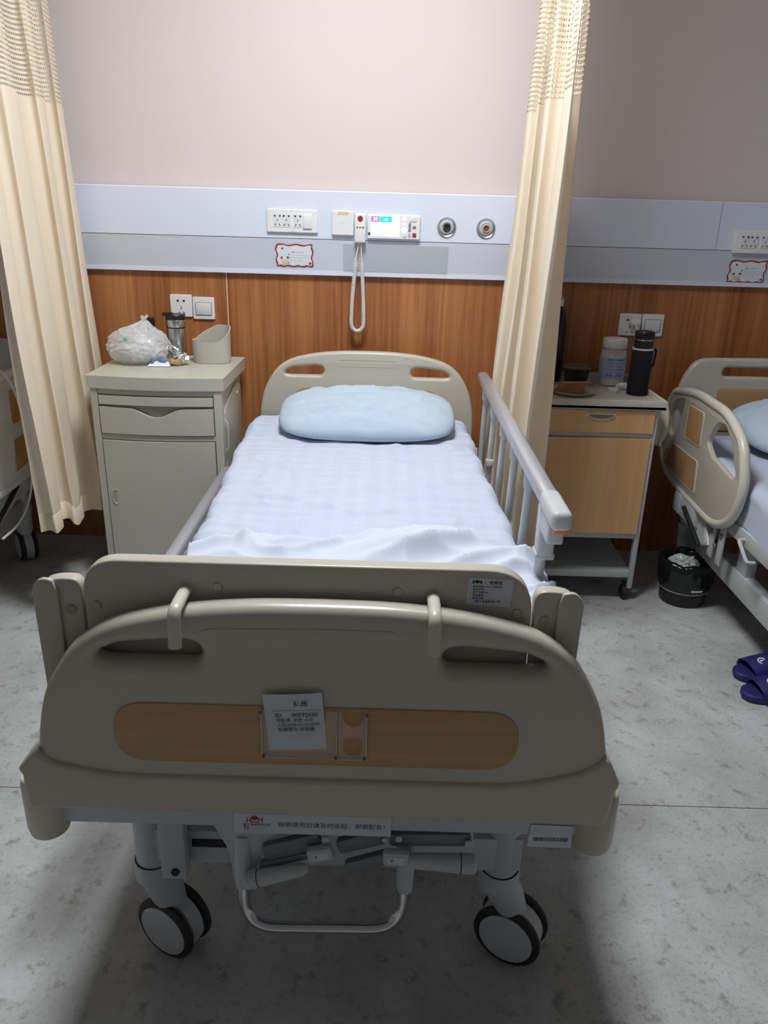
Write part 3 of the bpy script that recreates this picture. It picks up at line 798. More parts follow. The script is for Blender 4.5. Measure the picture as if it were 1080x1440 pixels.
# side rails of the bed
def oval_rail(bm, x, z, y0, y1, w, h, n=20):
    ring = lambda y, k=1.0: [bm.verts.new((x+w*k*math.copysign(abs(math.cos(a))**.7, math.cos(a)), y, z+h*k*math.copysign(abs(math.sin(a))**.7, math.sin(a)))) for a in [2*PI*i/n for i in range(n)]]
    R = [ring(y0, .8), ring(y0+.006), ring(y1-.006), ring(y1, .8)]
    for A, B in zip(R, R[1:]):
        for k in range(n): bm.faces.new((A[k], A[(k+1) % n], B[(k+1) % n], B[k]))
    bm.faces.new(R[0]); bm.faces.new(R[-1][::-1])
XRr = .447
b = NB(); oval_rail(b, XRr, .797, -1.40, -.035, .021, .019); sr = part('raised_side_rail', b, M['rail'], bed); sr['label'] = 'raised aluminium side rail'
b = NB(); box(b, (XRr-.022, -1.545, .776), (XRr+.022, -1.395, .819), .013, 4); part('end_cap', b, M['steel_l'], sr)
b = NB(); box(b, (XRr-.0225, -1.43, .782), (XRr+.0225, -1.402, .814), .010, 3); part('rail_label', b, M['sticker'], sr)
b = NB(); box(b, (XRr-.018, -1.50, .728), (XRr+.018, -1.405, .782), .006, 3); part('latch_housing', b, M['steel_l'], sr)
b = NB(); box(b, (XRr-.010, -1.520, .762), (XRr+.024, -1.498, .776), .003); part('release_button', b, M['orange'], sr)
for i, y in enumerate((-.19, -.44, -.69, -.92, -1.165, -1.40)):
    last = i == 5
    b = NB(); r0 = .0125 if last else .0105
    tube(b, [(XRr, y, .775), (XRr, y+.03, .60), (XRr, y+.05, .44)], r0, 14)
    p = part('post', b, M['post'], sr)
    b = NB()
    if last: box(b, (XRr-.019, y-.022, .665), (XRr+.019, y+.022, .785), .007, 3); box(b, (XRr-.022, y-.020, .655), (XRr+.022, y+.028, .672), .004)
    else: lathe(b, (XRr, y-.002, .738), [(.0125, 0), (.0165, .006), (.0165, .046)], 16); lathe(b, (XRr, y, .770), [(.004, -.004), (.004, .004)], 8, (1, 0, 0))
    part('bracket', b, M['steel_l'], p)
    if i == 1:
        b = NB(); box(b, (XRr-.014, y+.014, .556), (XRr+.014, y+.042, .582), .004); part('clamp', b, M['steel_l'], p)
b = NB(); box(b, (XRr-.014, -1.45, .415), (XRr+.010, -.08, .45), .003); part('rail_base', b, M['steel'], sr)
# lowered rail
XLr = -.492
b = NB(); oval_rail(b, XLr, .487, -1.78, -.34, .020, .019); sl = part('lowered_side_rail', b, M['rail'], bed); sl['label'] = 'folded down side rail'
for y in (-.55, -.80, -1.05, -1.30, -1.52, -1.72):
    b = NB(); tube(b, [(XLr+.01, y, .475), (XLr+.02, y+.20, .42)], .0105, 12); part('post', b, M['post'], sl)
b = NB(); box(b, (XLr+.005, -1.45, .400), (XLr+.055, -.10, .435), .003); part('rail_base', b, M['steel'], sl)

# mattress, sheet, pillow, bunched sheet
def bed_cx(y): return -.030+(.052)*min(1, max(0, (-y)/1.4))
def zsurf(y): return .622-.040*min(1, max(0, (-y-.05)/1.3))
b = NB(); box(b, (-.385, -2.005, .516), (.385, -.03, .570), .02, 3); tag(part('mattress', b, M['mattress'], None, origin=(0, -1.0, .516)), 'blue-grey foam mattress beneath the striped bed sheet', 'mattress')

def sheet_pt(p, y):
    """p in -1..1 across; returns (x, z)"""
    hw = .423+.007*nz(3.0*y+7, 2.0*p)*2+.005*math.sin(y*26+(2 if p > 0 else 0))
    arc = p*(hw+.13)
    flatw = hw-.035
    a = abs(arc); s = 1 if p >= 0 else -1
    z0 = zsurf(y); R = .040
    if a < flatw: x, z = a, z0
    elif a < flatw+R*PI/2: th = (a-flatw)/R; x, z = flatw+R*math.sin(th), z0-R*(1-math.cos(th))
    else: d = a-flatw-R*PI/2; x, z = flatw+R+.004*math.sin(y*23+p*3), z0-R-d
    return bed_cx(y)+s*x, z
def wrinkle(x, y):
    w = 0.0052*math.sin(2*PI*(y+.022*nz(x*3, y*2))/.056)*(.35+1.0*max(0, nz(x*2.3+5, y*2.1)+.35))
    w += .0075*nz(x*4, y*9, 3)+.0042*nz(x*14, y*14, 9)
    w += .010*math.exp(-((x-.035-.02*nz(y*3, 1))/.007)**2)*.35*min(1, max(0, (-y-.35)*3))
    f = abs(nz(x*5+y*4, y*6-x*2, 21)); w += .008*max(0, .12-f)/.12*.8
    return w
NXs, NYs = 150, 330
b = NB(); grid = []
for j in range(NYs+1):
    y = -.045-(2.000-.045)*j/NYs; row = []
    for i in range(NXs+1):
        p = -1+2*i/NXs; x, z = sheet_pt(p, y)
        k = max(0.0, 1-abs(p)**6)
        z += wrinkle(x, y)*k+.004*(1-k)*nz(x*9, y*15)
        if abs(p) > .80: x += (1 if p > 0 else -1)*.006*nz(y*12, p*4)
        row.append(b.verts.new((x, y, z)))
    grid.append(row)
for j in range(NYs):
    for i in range(NXs): b.faces.new((grid[j][i], grid[j][i+1], grid[j+1][i+1], grid[j+1][i]))
tag(part('bed_sheet', b, M['sheet'], None, origin=(0, -1.0, .57), angle=180), 'pale lilac striped bed sheet covering the middle mattress', 'bed sheet')

# bunched white top sheet near the foot
b = NB(); grid = []; NX2, NY2 = 180, 120
def bunch_edge(x):
    return -1.235+.035*math.sin(x*9+1)+.05*nz(x*5, 4)-.03*(x > .33)*(x-.33)*6
def ridge(v): return (1-abs(v))
for j in range(NY2+1):
    v = j/NY2; row = []
    for i in range(NX2+1):
        q = -1+2*i/NX2
        x0 = q*.455+(.015)
        ye = bunch_edge(x0); y = ye+(-1.99-ye)*v
        xx = x0
        z = zsurf(y)+.010
        edge = min(1, v/.035)
        z += edge*.014+.008*nz(x0*6, y*6, 2)
        # main rolled folds
        fold = ridge(nz(x0*2.6+.6*y, y*7-x0*3.2, 5)*2.0)
        z += edge*.034*max(0, fold)**3
        z += edge*.012*ridge(nz(x0*8-y*5, y*13, 8)*1.8)**2
        z += edge*.048*math.exp(-((x0-.17-(y+1.30)*.6)/.17)**2-((y+1.31-.22*(x0-.17))/.055)**2)
        z += edge*.035*math.exp(-((x0+.25)/.020)**2-((y+1.27)/.05)**2)
        # drape over the sides
        d = abs(x0-bed_cx(y))-.40
        if d > 0:
            drop = d*1.6 if x0 < 0 else d*(.5+2.2*max(0, min(1, (-1.50-y)*4)))
            z -= drop
            if x0 < 0: xx = x0+d*.75
            z = max(z, .50)
        row.append(b.verts.new((xx, y, z)))
    grid.append(row)
for j in range(NY2):
    for i in range(NX2): b.faces.new((grid[j][i], grid[j][i+1], grid[j+1][i+1], grid[j+1][i]))
r = bmesh.ops.extrude_face_region(b, geom=b.faces[:])
for v in [g for g in r['geom'] if isinstance(g, bmesh.types.BMVert)]: v.co.z -= .004
tag(part('top_sheet', b, M['quilt'], None, origin=(0, -1.5, .60), angle=180), 'rumpled white cotton sheet bunched at the foot of the middle bed', 'sheet')

def pillow(name, ctr, hx, hy, hz, tilt, m, label, roll=0.0, seed=0.0):
    b = NB(); n1, n2 = 90, 60; T = Matrix.Translation(ctr) @ Matrix.Rotation(roll, 4, 'Z') @ Matrix.Rotation(tilt, 4, 'X')
    rows = []
    for side in (1, -1):
        g = []
        for j in range(n2+1):
            row = []
            for i in range(n1+1):
                u = -1+2*i/n1; v = -1+2*j/n2
                # square -> rounded shape
                su = u*math.sqrt(max(0, 1-.20*v**4-.06*v*v)); sv = v*math.sqrt(max(0, 1-.30*abs(u)**5-.12*u*u))
                h = max(0, (1-u**2))**.42*max(0, (1-v**2))**.50
                z = side*hz*h*(1 if side > 0 else .55)
                w = nz(su*3+seed, sv*4, 2)*.016+nz(su*7+seed, sv*3, 5)*.005+.006*max(0, 1-abs(nz(su*1.6+seed*2, sv*2.1, 12))*6)**1.5-.005*max(0, 1-abs(nz(su*3.0+sv+seed, sv*1.1, 17))*7)
                rad = max(0, abs(u)-.55)/.45
                w += .006*rad*math.sin(v*19+u*3+seed)*h
                f = abs(nz(su*3-sv*2+seed, sv*5, 31)); w += .007*max(0, .10-f)/.10
                row.append(b.verts.new(T @ Vector((hx*su, hy*sv, z+(w*h*.85 if side > 0 else 0)))))
            g.append(row)
        for j in range(n2):
            for i in range(n1): b.faces.new((g[j][i], g[j][i+1], g[j+1][i+1], g[j+1][i]))
    bmesh.ops.remove_doubles(b, verts=b.verts[:], dist=1e-5)
    return tag(part(name, b, m, None, origin=(ctr[0], ctr[1], ctr[2]-hz*.5), angle=180), label, 'pillow')
pillow('pillow', (.008, -.200, .672), .325, .190, .085, .20, M['pillow'], 'pale blue pillow against the headboard of the middle bed', .015)

# ------------------------------------------------------------------ overbed table stored behind the footboard
TY = -2.030
tb = thing('overbed_table', 'beige folding overbed board hooked over the footboard', 'overbed table', (-.01, TY, .60))
loop = r2([(.298, .60), (.298, .900), (.27, .914), (-.332, .917), (-.345, .88), (-.345, .60)], [.003, .045, .03, .055, .02, .003], 6)
loop = r2([(.298, .60), (.298, .9155), (-.345, .9155), (-.345, .60)], [.003, .07, .055, .003], 9)
b = NB(); panel(b, loop[::-1], [], .026, .004, 'XZ', TY+.011, 3); cb = part('centre_board', b, M['beige'], tb)
for sx in (-1, 1):
    xa = .301 if sx > 0 else -.348; xb = .366 if sx > 0 else -.412
    zz = .884
    lp = r2([(xa, .66), (xb+sx*-.004, .66), (xb, zz-.035), (xb-sx*.010, zz-.006), (xb-sx*.03, zz), (xa, zz)], [.003, .004, .02, .01, .02, .018], 5)
    if sx > 0: lp = lp
    b = NB(); panel(b, lp, [], .022, .003, 'XZ', TY+.010, 2); w = part('wing_flap', b, M['beige'], tb)
    b = NB(); xs = xb-sx*.032
    lp = r2([(xs, .67), (xb+sx*.002, .67), (xb+sx*.004, zz-.012), (xb-sx*.010, zz+.003), (xs+sx*.006, zz), (xs, zz-.02)], [.002, .002, .012, .01, .004, .006], 4)
    panel(b, lp, [], .008, .002, 'XZ', TY-.004, 2); part('wing_lip', b, M['beige'], w)
for (x, z, par) in ((-.152, .878, cb), (-.328, .843, cb), (.104, .878, cb), (.277, .849, cb), (.317, .838, tb), (-.365, .835, tb)):
    b = NB(); lathe(b, (x, TY-.002, z), [(.0075, 0), (.0075, .0014)], 20, (0, -1, 0)); q = part('screw_cap_ring' if False else 'screw_cap', b, M['beiged'], par)
    if par is cb:
        b = NB(); lathe(b, (x, TY-.0034, z), [(.0064, 0), (.0064, .0005)], 20, (0, -1, 0)); part('cap_face', b, M['beige'], par)
for x in (-.197, .155):
    pth = fillet([(x, TY-.001, .872), (x, TY-.012, .8745), (x, TY-.070, .8735), (x, TY-.076, .822)], .014, 6)
    b = NB(); tube(b, pth, .0092, 14, sy=.8); part('hook', b, M['cream'], tb)
b = NB(); box(b, (-.33, TY+.022, .62), (.28, TY+.045, .66), .003); part('rear_bar', b, M['steel'], tb)
# certificate sticker
b = NB(); panel(b, [(.202, .862), (.266, .859), (.268, .902), (.205, .9045)], [], .0008, .0001, 'XZ', TY-.0024, 1); st = part('certificate_sticker', b, M['sticker'], tb, smooth=False); st['label'] = 'pale certificate sticker with printed lines'
b = NB(); yy = TY-.0032
text(b, '合格证', .0064, TF(.2335, yy, .8950), bold=.0002)
for k, (s1, s2) in enumerate((('型号规格:', 'ABS-A 双摇病床'), ('注册证号:', 'XXXX-XXX-XX'), ('生产日期:', '202- -'), ('有效期至:', '——-—'), ('检验日期:', '—————'))):
    text(b, s1, .0040, TF(.2105, yy, .8895-k*.0046), bold=.0001); text(b, s2.replace('XXXX-XXX-XX', '————-——'), .0036, TF(.2275, yy, .8895-k*.0046))
text(b, '医疗设备有限公司', .0046, TF(.2150, yy, .8660), bold=.0001)
part('lettering', b, M['ink'], st, smooth=False)
b = NB(); ex, ez = .2165, .8975
for dx, w, h in ((-.0055, .0025, .005), (.0055, .0025, .005), (-.0025, .004, .0018), (.0025, .004, .0018)): flat(b, [(ex+dx-w/2, ez-h/2), (ex+dx+w/2, ez-h/2), (ex+dx+w/2, ez+h/2), (ex+dx-w/2, ez+h/2)], yy)
flat(b, [(ex+.003*math.cos(a*PI/8), ez+.001+.0026*math.sin(a*PI/8)) for a in range(16)], yy-.0002)
part('emblem', b, M['ink'], st, smooth=False)

# ------------------------------------------------------------------ curtains
def curtain(xt, xb, yw, yf, amp_t, amp_b, zb_w, zb_f, folds, seed, label, sgn, xmax=None, xmin=None):
    """a gathered curtain running from the wall (yw) towards the room (yf)"""
    def P(s, z):
        h = min(1, max(0, (2.2-z)/1.8))
        cx = xt[0]*(1-s)*(1-h)+xt[1]*s*(1-h)+xb[0]*(1-s)*h+xb[1]*s*h
        A = amp_t+(amp_b-amp_t)*h
        ph = 2*PI*folds*(s+.035*math.sin(s*9+seed))+.25*math.sin(z*1.7+seed+s*4)
        mod = .65+.45*nz(s*4+seed, z*.5, 1)
        sn = math.sin(ph); sn = sn*(1.25-.25*sn*sn)
        x = cx+A*mod*sn+.010*nz(s*11+seed, z*1.6, 3)
        y = yw+(yf-yw)*s+(.022+.010*h)*math.sin(2*ph+1.0)+.008*nz(s*7, z*1.2, seed+4)
        lowz = max(0, (.62-z)/.35)
        x += .010*lowz*nz(s*22, z*7, seed+9)
        if xmin is not None: x = max(x, xmin+.004*nz(s*9, z))
        if xmax is not None: x = min(x, xmax+.004*nz(s*9, z))
        return Vector((x, y, z))
    ZN = 1.695
    t = thing('privacy_curtain', label, 'curtain', (xt[0], (yw+yf)/2, zb_w))
    ns, nzv = 300, 90
    b = NB(); g = []
    for j in range(nzv+1):
        row = []
        for i in range(ns+1):
            s = i/ns; zb = zb_w+(zb_f-zb_w)*s+.010*math.sin(s*31+seed)
            z = ZN+(zb-ZN)*j/nzv; row.append(b.verts.new(P(s, z)))
        g.append(row)
    for j in range(nzv):
        for i in range(ns): b.faces.new((g[j][i], g[j][i+1], g[j+1][i+1], g[j+1][i]))
    part('cloth', b, M['curtain'], t, angle=180)
    # hem band
    b = NB(); g = []
    for j, dz in enumerate((.060, .058, .0)):
        row = []
        for i in range(ns+1):
            s = i/ns; zb = zb_w+(zb_f-zb_w)*s+.010*math.sin(s*31+seed); p = P(s, zb+dz+(-.004 if j == 2 else 0))
            q = P(min(1, s+.002), zb+dz)-P(max(0, s-.002), zb+dz); nn = Vector((q.y, -q.x, 0)).normalized()
            row.append(b.verts.new(p+nn*sgn*(.0025 if j else .0003)))
        g.append(row)
    for j in range(2):
        for i in range(ns): b.faces.new((g[j][i], g[j][i+1], g[j+1][i+1], g[j+1][i]))
    part('hem', b, M['curtain'], t, angle=180)
    # net heading: real openings
    nc = 150; rows = 66; ZT2 = 2.62; b = NB(); cache = {}
    def vert(i, j):
        k = (i, j)
        if k not in cache:
            ii = i//2; s = (ii+(.40 if i % 2 else 0))/nc
            jj = j//2; z = ZN+(ZT2-ZN)*(jj+(.48 if j % 2 else 0))/rows
            cache[k] = b.verts.new(P(min(1, s), z))
        return cache[k]
    for i in range(nc*2-1):
        for j in range(rows*2):
            solid_c = (i % 2 == 0); solid_r = (j % 2 == 0)
            if solid_c or solid_r: b.faces.new((vert(i, j), vert(i+1, j), vert(i+1, j+1), vert(i, j+1)))
    o = part('net_heading', b, M['net'], t, angle=180); o['label'] = 'open net band at the top'
    tk = thing('curtain_track', 'white ceiling track that carries %s' % ('the curtain beside the raised rail' if sgn > 0 else 'the curtain beside the beige plastic cabinet'), 'rail', (xt[0], -1.2, 2.66))
    b = NB(); box(b, (xt[0]-.014, -2.6, 2.655), (xt[0]+.014, .15, 2.675), .002); part('profile', b, M['white'], tk)
    b = NB()
    for y in (-2.4, -1.2, -.05): box(b, (xt[0]-.006, y-.006, 2.675), (xt[0]+.006, y+.006, H), .001)
    part('hanger', b, M['white'], tk, split=True)
    b = NB()
    for k in range(12): tube(b, [(xt[0], yw+(yf-yw)*(k+.5)/12, 2.657), (P((k+.5)/12, ZT2).x, P((k+.5)/12, ZT2).y, ZT2-.004)], .002, 5)
    part('runner', b, M['white'], tk, split=True)
curtain((.575, .575), (.500, .560), .055, -.70, .040, .085, .300, .325, 4.0, 1.3, 'cream curtain with net top hanging beside the raised rail', 1, xmax=.628, xmin=.450)
curtain((-1.125, -1.12), (-1.060, -1.062), .055, -.63, .030, .055, .225, .345, 3.5, 4.1, 'cream curtain with net top hanging beside the beige plastic cabinet', -1, xmax=-1.0, xmin=-1.20)

# ------------------------------------------------------------------ beige plastic bedside cabinet
cx0, cx1, cyf, cyb = -.968, -.505, -.325, .10
def bow(x): 
    u = (x-(cx0+cx1)/2)/((cx1-cx0)/2); return -.022*(1-u*u)
def bowed_slab(bm, x0, x1, z0, z1, yfro, depth, ztop=None, zbot=None, n=20, bev=0.0):
    """front face follows the bow; ztop(x), zbot(x) may vary"""
    F0 = []; F1 = []; B0 = []; B1 = []
    for i in range(n+1):
        x = x0+(x1-x0)*i/n; y = yfro+bow(x)
        zt = ztop(x) if ztop else z1; zb = zbot(x) if zbot else z0
        F0.append(bm.verts.new((x, y, zb))); F1.append(bm.verts.new((x, y, zt)))
        B0.append(bm.verts.new((x, yfro+depth if depth > .1 else y+depth, zb))); B1.append(bm.verts.new((x, yfro+depth if depth > .1 else y+depth, zt)))
    for i in range(n):
        bm.faces.new((F0[i], F0[i+1], F1[i+1], F1[i])); bm.faces.new((B0[i+1], B0[i], B1[i], B1[i+1]))
        bm.faces.new((F1[i], F1[i+1], B1[i+1], B1[i])); bm.faces.new((F0[i+1], F0[i], B0[i], B0[i+1]))
    bm.faces.new((F0[0], F1[0], B1[0], B0[0])); bm.faces.new((F0[-1], B0[-1], B1[-1], F1[-1]))
    if bev:
        es = [e for e in bm.edges if e.is_valid and len(e.link_faces) == 2 and e.calc_face_angle(0) > .7]
        bmesh.ops.bevel(bm, geom=es, offset=bev, segments=2, affect='EDGES')
cab = thing('bedside_cabinet', 'beige plastic bedside cabinet with drawer and oval-grip door', 'cabinet', (-.74, -.12, 0))
b = NB(); bowed_slab(b, cx0+.012, cx1-.012, .055, .778, cyf+.016, .40); part('body', b, M['beige2'], cab)
b = NB(); bowed_slab(b, cx0-.010, cx1+.010, .778, .822, cyf-.006, cyb-cyf+.01, bev=.005); part('top', b, M['beige2'], cab)
b = NB(); # face frame
bowed_slab(b, cx0, cx0+.026, .04, .778, cyf, .03); bowed_slab(b, cx1-.026, cx1, .04, .778, cyf, .03)
bowed_slab(b, cx0+.026, cx1-.026, .758, .778, cyf+.004, .02); bowed_slab(b, cx0+.026, cx1-.026, .594, .612, cyf+.003, .02); bowed_slab(b, cx0+.026, cx1-.026, .04, .128, cyf+.002, .02)
part('face_frame', b, M['beige2'], cab)
b = NB(); bowed_slab(b, cx0+.030, cx1-.030, .722, .752, cyf-.003, .05, bev=.002); part('pull_out_tray', b, M['beige2'], cab)
b = NB(); bowed_slab(b, cx0+.032, cx1-.032, .69, .722, cyf+.013, .01); part('drawer_recess', b, M['beiged'], cab)  # shade of the gap put into the colour as a darker beige
def wave(x):
    u = (x-(cx0+cx1)/2)/.20; z = .712
    a = abs(u)
    if a < .48: z -= .030*(.5+.5*math.cos(a/.48*PI))
    return z-.003*(1-min(1, a))
b = NB(); bowed_slab(b, cx0+.030, cx1-.030, .616, .70, cyf-.004, .014, ztop=wave, n=48); part('drawer', b, M['beige2'], cab)
b = NB(); bowed_slab(b, cx0+.030, cx1-.030, .132, .590, cyf-.004, .012, bev=.0025); dr = part('door', b, M['beige2'], cab)
hx, hz = -.908, .375; yh = cyf-.004+bow(hx)
b = NB(); lathe(b, (hx, yh+.001, hz), [(.0145, 0), (.0145, .003), (.0125, .0035), (.0115, .001)], 28, (0, -1, 0), sx=1.0, sy=2.1, cap1=False)
part('grip_rim', b, M['beige2'], dr)
b = NB(); lathe(b, (hx, yh+.001, hz), [(.0115, 0), (.0115, .0015)], 28, (0, -1, 0), sx=1.0, sy=2.1); part('grip_recess', b, M['beiged'], dr)  # flat disc, recess shade put into its darker beige
# side flap (towel rack) on the side facing the bed
xs = cx1-.012
b = NB(); panel(b, r2([(-.255, .40), (.055, .40), (.055, .725), (-.02, .748), (-.235, .700), (-.255, .68)], .012, 4), [], .010, .003, 'YZ', xs+.004); fl = part('side_flap', b, M['beige2'], cab)
b = NB(); lathe(b, (xs+.010, -.03, .708), [(.006, 0), (.006, .004)], 14, (1, 0, 0)); part('flap_pin', b, M['cream'], fl)
b = NB(); tube(b, fillet([(xs+.006, -.27, .66), (xs+.018, -.27, .65), (xs+.018, -.27, .55), (xs+.006, -.27, .54)], .008), .003, 8); part('hook_bar', b, M['steel_l'], fl)
for x in (cx0+.05, cx1-.05):
    for y in (-.27, .05):
        b = NB(); lathe(b, (x, y, 0), [(.020, 0), (.022, .004), (.020, .045), (.012, .058)], 16); part('foot', b, M['rubber'], cab)

ZC = .822
# cup holder
ct0 = (-.598, -.02)
t = thing('cup_holder', 'beige plastic tidy with a wavy cut rim beside the bed', 'holder', (ct0[0], ct0[1], ZC))
b = NB(); n = 56
def D(a, r):   # rounded D-shaped outline
    c, s = math.cos(a), math.sin(a); return (.072*r*math.copysign(abs(c)**.8, c), .050*r*math.copysign(abs(s)**.9, s))
rings = []
for (r, zf) in ((.93, 0), (.98, .02), (1.0, .3), (1.02, 1.0), (1.035, 1.0), (.965, 1.0), (.94, .3), (.92, .05)):
    ring = []
    for k in range(n):
        a = 2*PI*k/n; x, y = D(a, r)
        rim = .086+.050*max(0, min(1, (y/.050*.62+x/.072*.62+.22)))**1.1
        ring.append(b.verts.new((ct0[0]+x, ct0[1]+y, ZC+rim*zf)))
    rings.append(ring)
for A, B in zip(rings, rings[1:]):
    for k in range(n): b.faces.new((A[k], A[(k+1) % n], B[(k+1) % n], B[k]))
b.faces.new(rings[0][::-1]); b.faces.new(rings[-1])
part('shell', b, M['beige2'], t)
# thermos
t = thing('steel_flask', 'brushed steel travel flask with a black lid on the beige cabinet', 'flask', (-.742, .025, ZC))
c0 = (-.742, .025, ZC)
b = NB(); lathe(b, c0, [(.034, 0), (.036, .003), (.036, .118), (.0355, .12)], 36); part('body', b, M['brushed'], t)
b = NB(); lathe(b, c0, [(.0355, .119), (.0355, .125)], 36); part('groove', b, M['dark'], t)
b = NB(); lathe(b, c0, [(.0365, .125), (.0370, .127), (.0370, .150), (.036, .152)], 36); part('collar', b, M['brushed'], t)
b = NB(); lathe(b, c0, [(.036, .151), (.037, .154), (.037, .168), (.034, .172), (.0, .173)], 36, cap1=False)
box(b, (c0[0]-.047, c0[1]-.018, ZC+.164), (c0[0]-.01, c0[1]+.012, ZC+.178), .003); part('lid', b, M['blackp'], t)
# black capped bottle behind the bag
t = thing('dark_bottle', 'dark bottle whose black cap shows above the plastic bag', 'bottle', (-.85, .06, ZC)); c0 = (-.85, .06, ZC)
b = NB(); lathe(b, c0, [(.026, 0), (.028, .004), (.028, .10), (.014, .122), (.014, .128)], 28); part('body', b, M['blackp'], t)
b = NB(); lathe(b, c0, [(.0165, .124), (.0165, .150), (.0155, .152)], 24); part('cap', b, M['blackp'], t)
# plastic bag
bc = Vector((-.862, -.085, ZC+.0665)); t = thing('plastic_bag', 'knotted translucent white plastic bag full of things on the beige cabinet', 'bag', (bc.x, bc.y, ZC))
b = NB(); bmesh.ops.create_icosphere(b, subdivisions=6, radius=1.0)
for v in b.verts:
    d = v.co.normalized(); az = math.atan2(d.y, d.x)
    r = 1+.10*nz(d.x*1.8+3, d.y*1.8, d.z*1.8)+.035*nz(d.x*6, d.y*6, d.z*6)
    cr = ridge(nz(d.x*3+1, d.y*3+2, d.z*3)*2.2); r += .045*max(0, cr)**5
    r += .03*max(0, d.z)**2*math.sin(az*9+2*d.z)
    x, y, z = d.x*.118*r, d.y*.085*r, d.z*.074*r
    if d.z > .86:
        k = (d.z-.86)/.14; x = x*(1-.5*k)+.030*k**.7; y *= (1-.5*k); z += .022*k**1.5
    z = max(z, -.0665); v.co = bc+Vector((x, y, z))
part('film', b, M['bag'], t, angle=180)
b = NB(); bmesh.ops.create_icosphere(b, subdivisions=3, radius=1.0)
for v in b.verts: 
    d = v.co.copy(); v.co = bc+Vector((d.x*.082+.010, d.y*.058, max(-.060, d.z*.045-.016)))*(1+.12*nz(d.x*3, d.y*3, d.z*3))
    v.co.z = max(v.co.z, ZC+.004)
for v in b.verts: pass
part('wrapped_contents', b, M['white2'], t)
b = NB()
for k in range(4):
    T = Matrix.Translation(bc+Vector((-.020+.008*k, -.079+.002*k, .034-.006*(k % 2)-.002*k))) @ Matrix.Rotation(.5, 4, 'Y') @ Matrix.Rotation(-.5, 4, 'X')
    box(b, (-.006, -.001, -.004), (.006, .001, .005+.003*(k % 2)), T=T)
part('green_mark', b, M['green'], t)
b = NB(); kn = bc+Vector((.031, -.002, .096))
for k in range(6):
    a = k*1.05; tube(b, [kn+Vector((0, 0, -.010)), kn+Vector((.006*math.cos(a), .006*math.sin(a), .004)), kn+Vector((.013*math.cos(a)+.004, .011*math.sin(a), .014+.004*math.sin(k*2)))], [.006, .005, .002], 6)
part('knot', b, M['bag'], t)
# blue and white packet
b = NB(); g = []
for j in range(13):
    row = []
    for i in range(19):
        u, v = i/18, j/12; x = -.815+.085*u; y = -.155+.06*v+.008*u
        row.append(b.verts.new((x, y, ZC+.002+.016*math.sin(PI*u)**.6*math.sin(PI*v)**.6+.004*abs(nz(u*6, v*6))*math.sin(PI*v)*math.sin(PI*u))))
    g.append(row)
for j in range(12):
    for i in range(18): b.faces.new((g[j][i], g[j][i+1], g[j+1][i+1], g[j+1][i]))
low = [b.verts.new((v.co.x, v.co.y, ZC)) for v in (g[0][0], g[0][18], g[12][18], g[12][0])]
b.faces.new(low[::-1])
t = thing('tissue_packet', 'small crumpled blue and white packet lying beside the plastic bag', 'packet', (-.77, -.125, ZC)); part('wrapper', b, M['notice'], t)
b = NB(); 
for (x, y, w, h) in ((-.762, -.128, .030, .022), (-.795, -.140, .012, .010)):
    vs = []
    for a in range(12):
        vs.append(b.verts.new((x+w/2*math.cos(a*PI/6), y+h/2*math.sin(a*PI/6), ZC+.0225+.0005*a*0)))
    b.faces.new(vs)
    r = bmesh.ops.extrude_face_region(b, geom=b.faces[-1:])
    for v in [q for q in r['geom'] if isinstance(q, bmesh.types.BMVert)]: v.co.z -= .012
part('blue_print', b, M['blue'], t)
# foil wrapper
t = thing('foil_wrapper', 'crumpled silver foil wrapper with brown card in front of the flask', 'wrapper', (-.705, -.10, ZC))
random.seed(11)
b = NB(); bmesh.ops.create_icosphere(b, subdivisions=3, radius=1.0)
for v in b.verts:
    d = v.co.copy(); k = 1+.45*nz(d.x*2.3, d.y*2.3, d.z*2.3)+.2*nz(d.x*6, d.y*6, d.z*6)
    v.co = Vector((-.700, -.10, ZC+.024))+Vector((d.x*.031*k, d.y*.022*k, d.z*.021*k)); v.co.z = max(v.co.z, ZC+.0005)
part('foil', b, M['foil'], t, smooth=False)
b = NB(); bmesh.ops.create_icosphere(b, subdivisions=3, radius=1.0)
for v in b.verts:
    d = v.co.copy(); k = 1+.5*nz(d.x*2.3+4, d.y*2.3, d.z*2.3)
    v.co = Matrix.Translation((-.724, -.086, ZC+.050)) @ Matrix.Rotation(.75, 4, 'Y') @ Vector((d.x*.030*k, d.y*.010*k, d.z*.013*k))
part('foil_end', b, M['foil'], t, smooth=False)
b = NB(); box(b, (-.020, -.012, -.006), (.016, .012, .010), .003, T=Matrix.Translation((-.716, -.118, ZC+.012)) @ Matrix.Rotation(.3, 4, 'Y') @ Matrix.Rotation(.4, 4, 'Z')); part('card_sleeve', b, M['card'], t)

